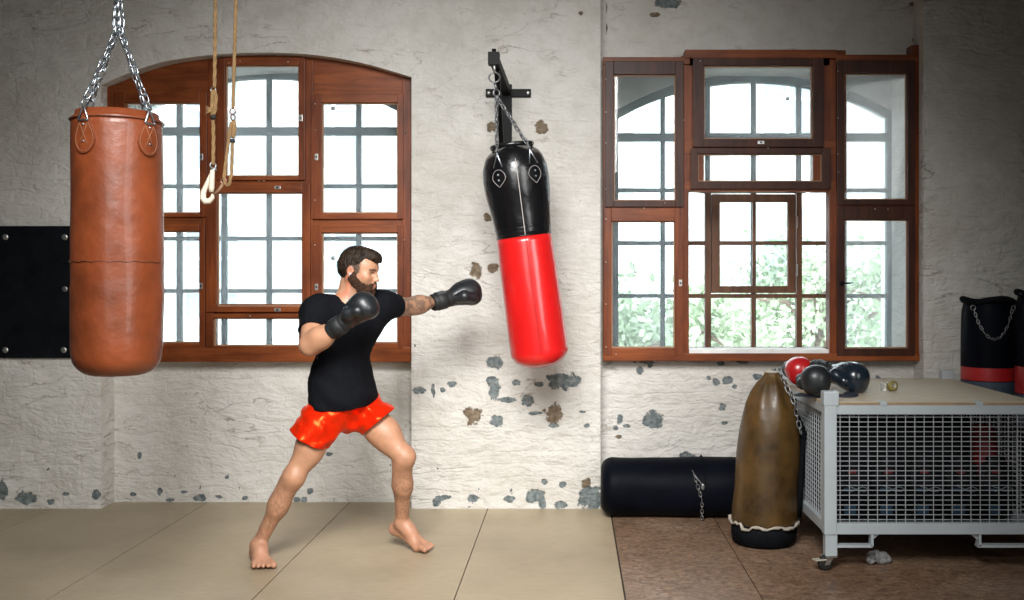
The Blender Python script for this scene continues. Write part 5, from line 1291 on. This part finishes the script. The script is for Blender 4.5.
# ---- hair
def cut_noise(Fx, amp, sc):
    X_, Y_, Z_ = Fx.all(); Fx.f += (amp * vnoise(X_ * sc, Y_ * sc, Z_ * sc * .6)).astype(np.float32)
hlo = A3(HO) - .15; hhi = A3(HO) + .15
FH = Field(hlo, hhi, .003)
FH.add(HE((-.013, 0, .040), (.101, .080, .089)), .01); FH.add(HE((-.040, 0, .010), (.072, .0765, .065)), .02)
FH.add(HC((.030, -.030, .098), (.074, -.020, .090), .026, .022), .02); FH.add(HC((.030, .030, .098), (.074, .020, .090), .026, .022), .02); FH.add(HC((.06, -.028, .090), (.095, -.015, .068), .018, .010), .02); FH.add(HC((.06, .02, .092), (.098, .012, .072), .018, .009), .02)
g3 = lambda Fx: np.stack(np.broadcast_arrays(*Fx.all()), -1)
G = (g3(FH) - A3(HO)) @ RH; gx_, gy_, gz_ = G[..., 0], G[..., 1], G[..., 2]
st_ = .0028 * vnoise(G[..., 0] * 60, G[..., 1] * 260, G[..., 2] * 60) + .0028 * vnoise(G[..., 0] * 210 + 5, G[..., 1] * 210, G[..., 2] * 70)
FH.f = FH.f + st_.astype(np.float32)
# hairline: remove the face and everything below the fade
zline = np.interp(gx_, [-.12, -.06, -.035, -.018, .018, .030, .046, .058, .085, .12], [-.058, -.060, -.030, .034, .036, .040, .058, .076, .060, .058]) + .004 * vnoise(gx_ * 200, gy_ * 200, gz_ * 30)
zf_ = np.where(np.abs(gy_) < .052, np.interp(gx_, [-.12, -.03, .03, .055, .075, .12], [-.062, -.05, .04, .076, .070, .058]), zline)
FH.f = np.maximum(FH.f, (zf_ - gz_).astype(np.float32))
V, Q = FH.mesh(); np_obj('hair', V, Q, M_hair, man, smooth_it=0)
# shaved side hair, thin
FS = Field(hlo, hhi, .003); FS.add(HE((-.010, 0, .035), (.0965, .0765, .0845)), .01); FS.add(HE((.030, 0, -.010), (.0605, .067, .072)), .03); FS.add(HE((-.040, 0, .010), (.066, .071, .060)), .02)
G = (g3(FS) - A3(HO)) @ RH; gx_, gy_, gz_ = G[..., 0], G[..., 1], G[..., 2]
zl = np.interp(gx_, [-.12, -.05, -.03, -.024, .004, .010, .022, .034, .05, .06], [-.050, -.052, -.035, .02, .02, -.02, -.025, .015, .055, .2]) + .003 * vnoise(gx_ * 250, gy_ * 250, gz_ * 250)
FS.f = np.maximum(FS.f + .0012 * vnoise(gx_ * 300, gy_ * 300, gz_ * 300).astype(np.float32), np.maximum(zl - gz_, gz_ - .07).astype(np.float32))
V, Q = FS.mesh(); np_obj('side_hair', V, Q, simple('short_brown_hair', (0.075, 0.043, 0.026), 0.7, var=.5, scale=90), man, smooth_it=0)
# beard and moustache
FBr = Field(hlo, hhi, .003)
for s_ in (-1, 1):
    FBr.add(HC((.004, s_ * .062, -.028), (.060, s_ * .022, -.094), .026, .026), .02); FBr.add(HE((.034, s_ * .054, -.052), (.036, .014, .030)), .015); FBr.add(HC((.012, s_ * .064, -.005), (.008, s_ * .062, -.04), .008, .016), .02)
    FBr.add(HC((.090, s_ * .020, -.054), (.097, s_ * .002, -.0385), .0075, .0068), .008); FBr.add(HC((.088, s_ * .022, -.052), (.080, s_ * .022, -.078), .010, .012), .012)
[FBr.add(HE((.062, q * .032, -.070), (.032, .020, .026)), .015) for q in (-1, 1)]; FBr.add(HE((.070, 0, -.098), (.030, .034, .024)), .02); FBr.add(HE((.082, 0, -.080), (.016, .026, .014)), .012); FBr.add(HE((.050, 0, -.092), (.035, .045, .026)), .02)
G = (g3(FBr) - A3(HO)) @ RH
FBr.f += (.0035 * vnoise(G[..., 0] * 150, G[..., 1] * 150, G[..., 2] * 90) + .002 * vnoise(G[..., 0] * 320, G[..., 1] * 320, G[..., 2] * 160)).astype(np.float32)
FBr.f = np.maximum(FBr.f, (np.interp(G[..., 0], [-.03, .01, .03, .06, .075, .09, .12], [.02, .02, -.022, -.046, -.040, -.034, -.030]) * -1 + G[..., 2]).astype(np.float32))
FBr.sub(HE((.100, 0, -.0545), (.014, .017, .0055)), .003)
V, Q = FBr.mesh(); np_obj('beard', V, Q, M_beard, man, smooth_it=0)
mb = MB(); e_ = Vector(hv(-.006, -.079, -.014)); mb.ball(e_, (.0065, .005, .008), 12); mb.tube([e_, Vector(hv(-.002, -.081, -.034))], [.0042, .0034], 8); tag(mb.build('earbud', [simple('pale_plastic', (.42, .42, .44), .4)], man), 'pale plastic earbud')

# ---- t-shirt (a hollow shell)
def shell_mesh(F_, inner_off, thick, name, mat, post=None, sm=1):
    f = F_.f; F_.f = np.maximum(f, -(f + thick)).astype(np.float32)
    if post: post(F_)
    V, Q = F_.mesh(); return np_obj(name, V, Q, mat, man, smooth_it=sm)
FT = Field((-1.48, 4.62, .66), (-.72, 5.42, 1.42), .004)
for p, k in torso[:-4]: FT.add(grow(p, .017), max(k, .04))
FT.add(grow(torso[-4][0], .012), .04); FT.add(grow(torso[-3][0], .012), .04); FT.add(grow(torso[-2][0], .012), .05); FT.add(grow(torso[-1][0], .012), .05)
FT.add((ell(belly + Vector((-.005, 0, -.075)), (.158, .128, .13), Rt)), .06); FT.add((ell(belly + Vector((-.002, 0, -.16)), (.176, .148, .12), Rp)), .05)
seR, seL = lerp(shR, elR, .60), lerp(shL, elL, .46)
FT.add(cone(shR + Vector((0, 0, .0)), lerp(shR, elR, .75), .072, .077), .05); FT.add(cone(shL + Vector((-.02, 0, 0)), lerp(shL, elL, .75), .069, .066), .05)
X_, Y_, Z_ = FT.all()
# folds: diagonal drags from the raised arms and soft creases at the waist
u = (X_ * lat.x + Y_ * lat.y); v = Z_
w1_ = np.sin((v * 38 + u * 26) + 3 * vnoise(X_ * 7, Y_ * 7, Z_ * 7)) * np.clip((1.02 - Z_) * 4, .12, 1)
FT.f += (.0055 * w1_ + .008 * vnoise(X_ * 13, Y_ * 13, Z_ * 9) + .0025 * vnoise(X_ * 34, Y_ * 34, Z_ * 26)).astype(np.float32)
FT.f = np.maximum(FT.f, -(FT.f + .0085))
def plane(F_, p, n):
    X_, Y_, Z_ = F_.all(); n = Vector(n).normalized()
    return ((X_ - p[0]) * n.x + (Y_ - p[1]) * n.y + (Z_ - p[2]) * n.z)
def cut(F_, p, n, c=None, r=None):
    d = plane(F_, p, n)
    if c is not None:
        X_, Y_, Z_ = F_.all(); dd = np.sqrt((X_ - c[0]) ** 2 + (Y_ - c[1]) ** 2 + (Z_ - c[2]) ** 2); d = np.where(dd < r, d, -1.0)
    F_.f = np.maximum(F_.f, d.astype(np.float32))
hz0 = P(338, 409.5, 4.92).z
n_ = vnoise(X_ * 9, Y_ * 9, Z_ * 0)
FT.f = np.maximum(FT.f, ((hz0 + .010 * n_ + .05 * (X_ + 1.17)) - Z_ + .10 * np.abs(X_ + 1.17) ** 1.5).astype(np.float32) + 0 * FT.f)
cut(FT, seR, (elR - shR), seR + (elR - shR).normalized() * .09, .135)
cut(FT, seL, (elL - shL), seL + (elL - shL).normalized() * .09, .13)
# neck opening
FT.sub(cone(neck0 + Vector((0, 0, -.012)) + fwd * .014, neck1 + Vector((0, 0, .05)), .076, .070), .006)
FT.sub(ell(neck0 + fwd * .050 + Vector((0, 0, .016)), (.062, .052, .044), Rt), .02)
V, Q = FT.mesh(); sh_o = np_obj('t_shirt', V, Q, M_shirt, man, smooth_it=1)

# ---- satin shorts
FSh = Field((-1.52, 4.72, .50), (-.82, 5.36, .92), .004)
FSh.add(grow(torso[2][0], .022), .04)
hmR, hmL = P(308, 438.5, 4.93), P(379, 424, 5.06)
FSh.add(cone(hipR + Vector((0, 0, -.01)), hmR + (hmR - hipR) * .35, .108, .106), .03); FSh.add(cone(hipL + Vector((0, 0, -.01)), hmL + (hmL - hipL) * .35, .104, .102), .03)
FSh.add(cone(P(338, 415, 5.03), P(352, 421, 5.05), .068, .060), .04)
X_, Y_, Z_ = FSh.all()
fold = np.sin(X_ * 60 + Z_ * 34 + 4 * vnoise(X_ * 9, Y_ * 9, Z_ * 9)); fold2 = np.sin((X_ * -30 + Z_ * 62) + 3 * vnoise(X_ * 11 + 3, Y_ * 11, Z_ * 11))
FSh.f += (.0034 * fold + .0036 * fold2 + .008 * vnoise(X_ * 13, Y_ * 13, Z_ * 11) + .0030 * vnoise(X_ * 40 + 2, Y_ * 40, Z_ * 22)).astype(np.float32)
FSh.f = np.maximum(FSh.f, -(FSh.f + .008))
dR, dL = Vector((-.49, .0, -.87)), Vector((.64, 0, -.77))
midx = P(345, 430, 5.0).x
dr_ = plane(FSh, P(308, 438.8, 4.93), dR); dl_ = plane(FSh, P(376.8, 423.2, 5.05), dL)
X_, Y_, Z_ = FSh.all(); sideR = (X_ < midx) & (Z_ > -9); FSh.f = np.maximum(FSh.f, np.where(sideR, dr_, dl_).astype(np.float32))
V, Q = FSh.mesh(); np_obj('shorts', V, Q, M_satin, man, smooth_it=1)

# ---- gloves
aR, bR = P(340, 325, 4.69), P(368, 305.5, 4.66)
MR = frame_from(P(348, 319.5, 4.685), bR, (-.75, .25, .75)); glove(MR, man, 1.10, thumb_side=-1, h=.0035)
ML = frame_from(P(451, 298, 5.46), P(470, 293, 5.53), (.0, -.10, 1)); glove(ML, man, 1.18, thumb_side=-1, h=.0035)
# ================================================================== CAMERA, LIGHT
cam = bpy.data.cameras.new('camera'); co = bpy.data.objects.new('camera', cam); COL.objects.link(co)
co.location = (0, 0, H0); co.rotation_euler = (PI / 2, 0, 0)
cam.sensor_width = 36; cam.lens = 36 * F / 1024; cam.shift_x = -(VX - 512) / 1024; cam.shift_y = (VY - 300) / 1024
cam.clip_start = 0.05; cam.clip_end = 300
SC.camera = co
w = bpy.data.worlds.new('sky'); SC.world = w; w.use_nodes = True
nt = w.node_tree; bg = nt.nodes['Background']
bg.inputs['Color'].default_value = (0.90, 0.96, 1.0, 1); bg.inputs['Strength'].default_value = 6.5
def area(name, loc, target, sx, sy, power, col=(1, 1, 1), spread=None):
    l = bpy.data.lights.new(name, 'AREA'); l.shape = 'RECTANGLE'; l.size = sx; l.size_y = sy; l.energy = power; l.color = col
    if spread: l.spread = math.radians(spread)
    o = bpy.data.objects.new(name, l); COL.objects.link(o); o.location = loc
    o.rotation_euler = (Vector(target) - Vector(loc)).to_track_quat('-Z', 'Y').to_euler()
    return o
area('added_fill_rear', (-1.05, -3.4, 2.0), (-0.5, 6, 1.0), 2.4, 2.2, 5, (1.0, 0.985, 0.96), 60)  # added weak fill lamp standing in for daylight from behind the camera
area('added_key_overhead', (-0.45, 1.5, 3.4), (-0.6, 6.1, 0.45), 1.9, 1.8, 84, (1.0, 0.99, 0.97), 74)  # added key lamp under the closed ceiling, shaping the falloff on the wall
area('added_side_light', (3.6, 0.8, 2.3), (-1.3, 6.1, 0.5), 3.2, 2.8, 36, (1.0, 0.99, 0.97), 66)  # added side lamp for shading from the right; the wall has no opening
SC.view_settings.view_transform = 'Standard'; SC.view_settings.look = 'None'; SC.view_settings.gamma = 1
SC.view_settings.use_curve_mapping = False; SC.view_settings.exposure = 0.0
SC.cycles.use_denoising = True
SC.cycles.max_bounces = 8; SC.cycles.transparent_max_bounces = 16
SC.cycles.sample_clamp_indirect = 6
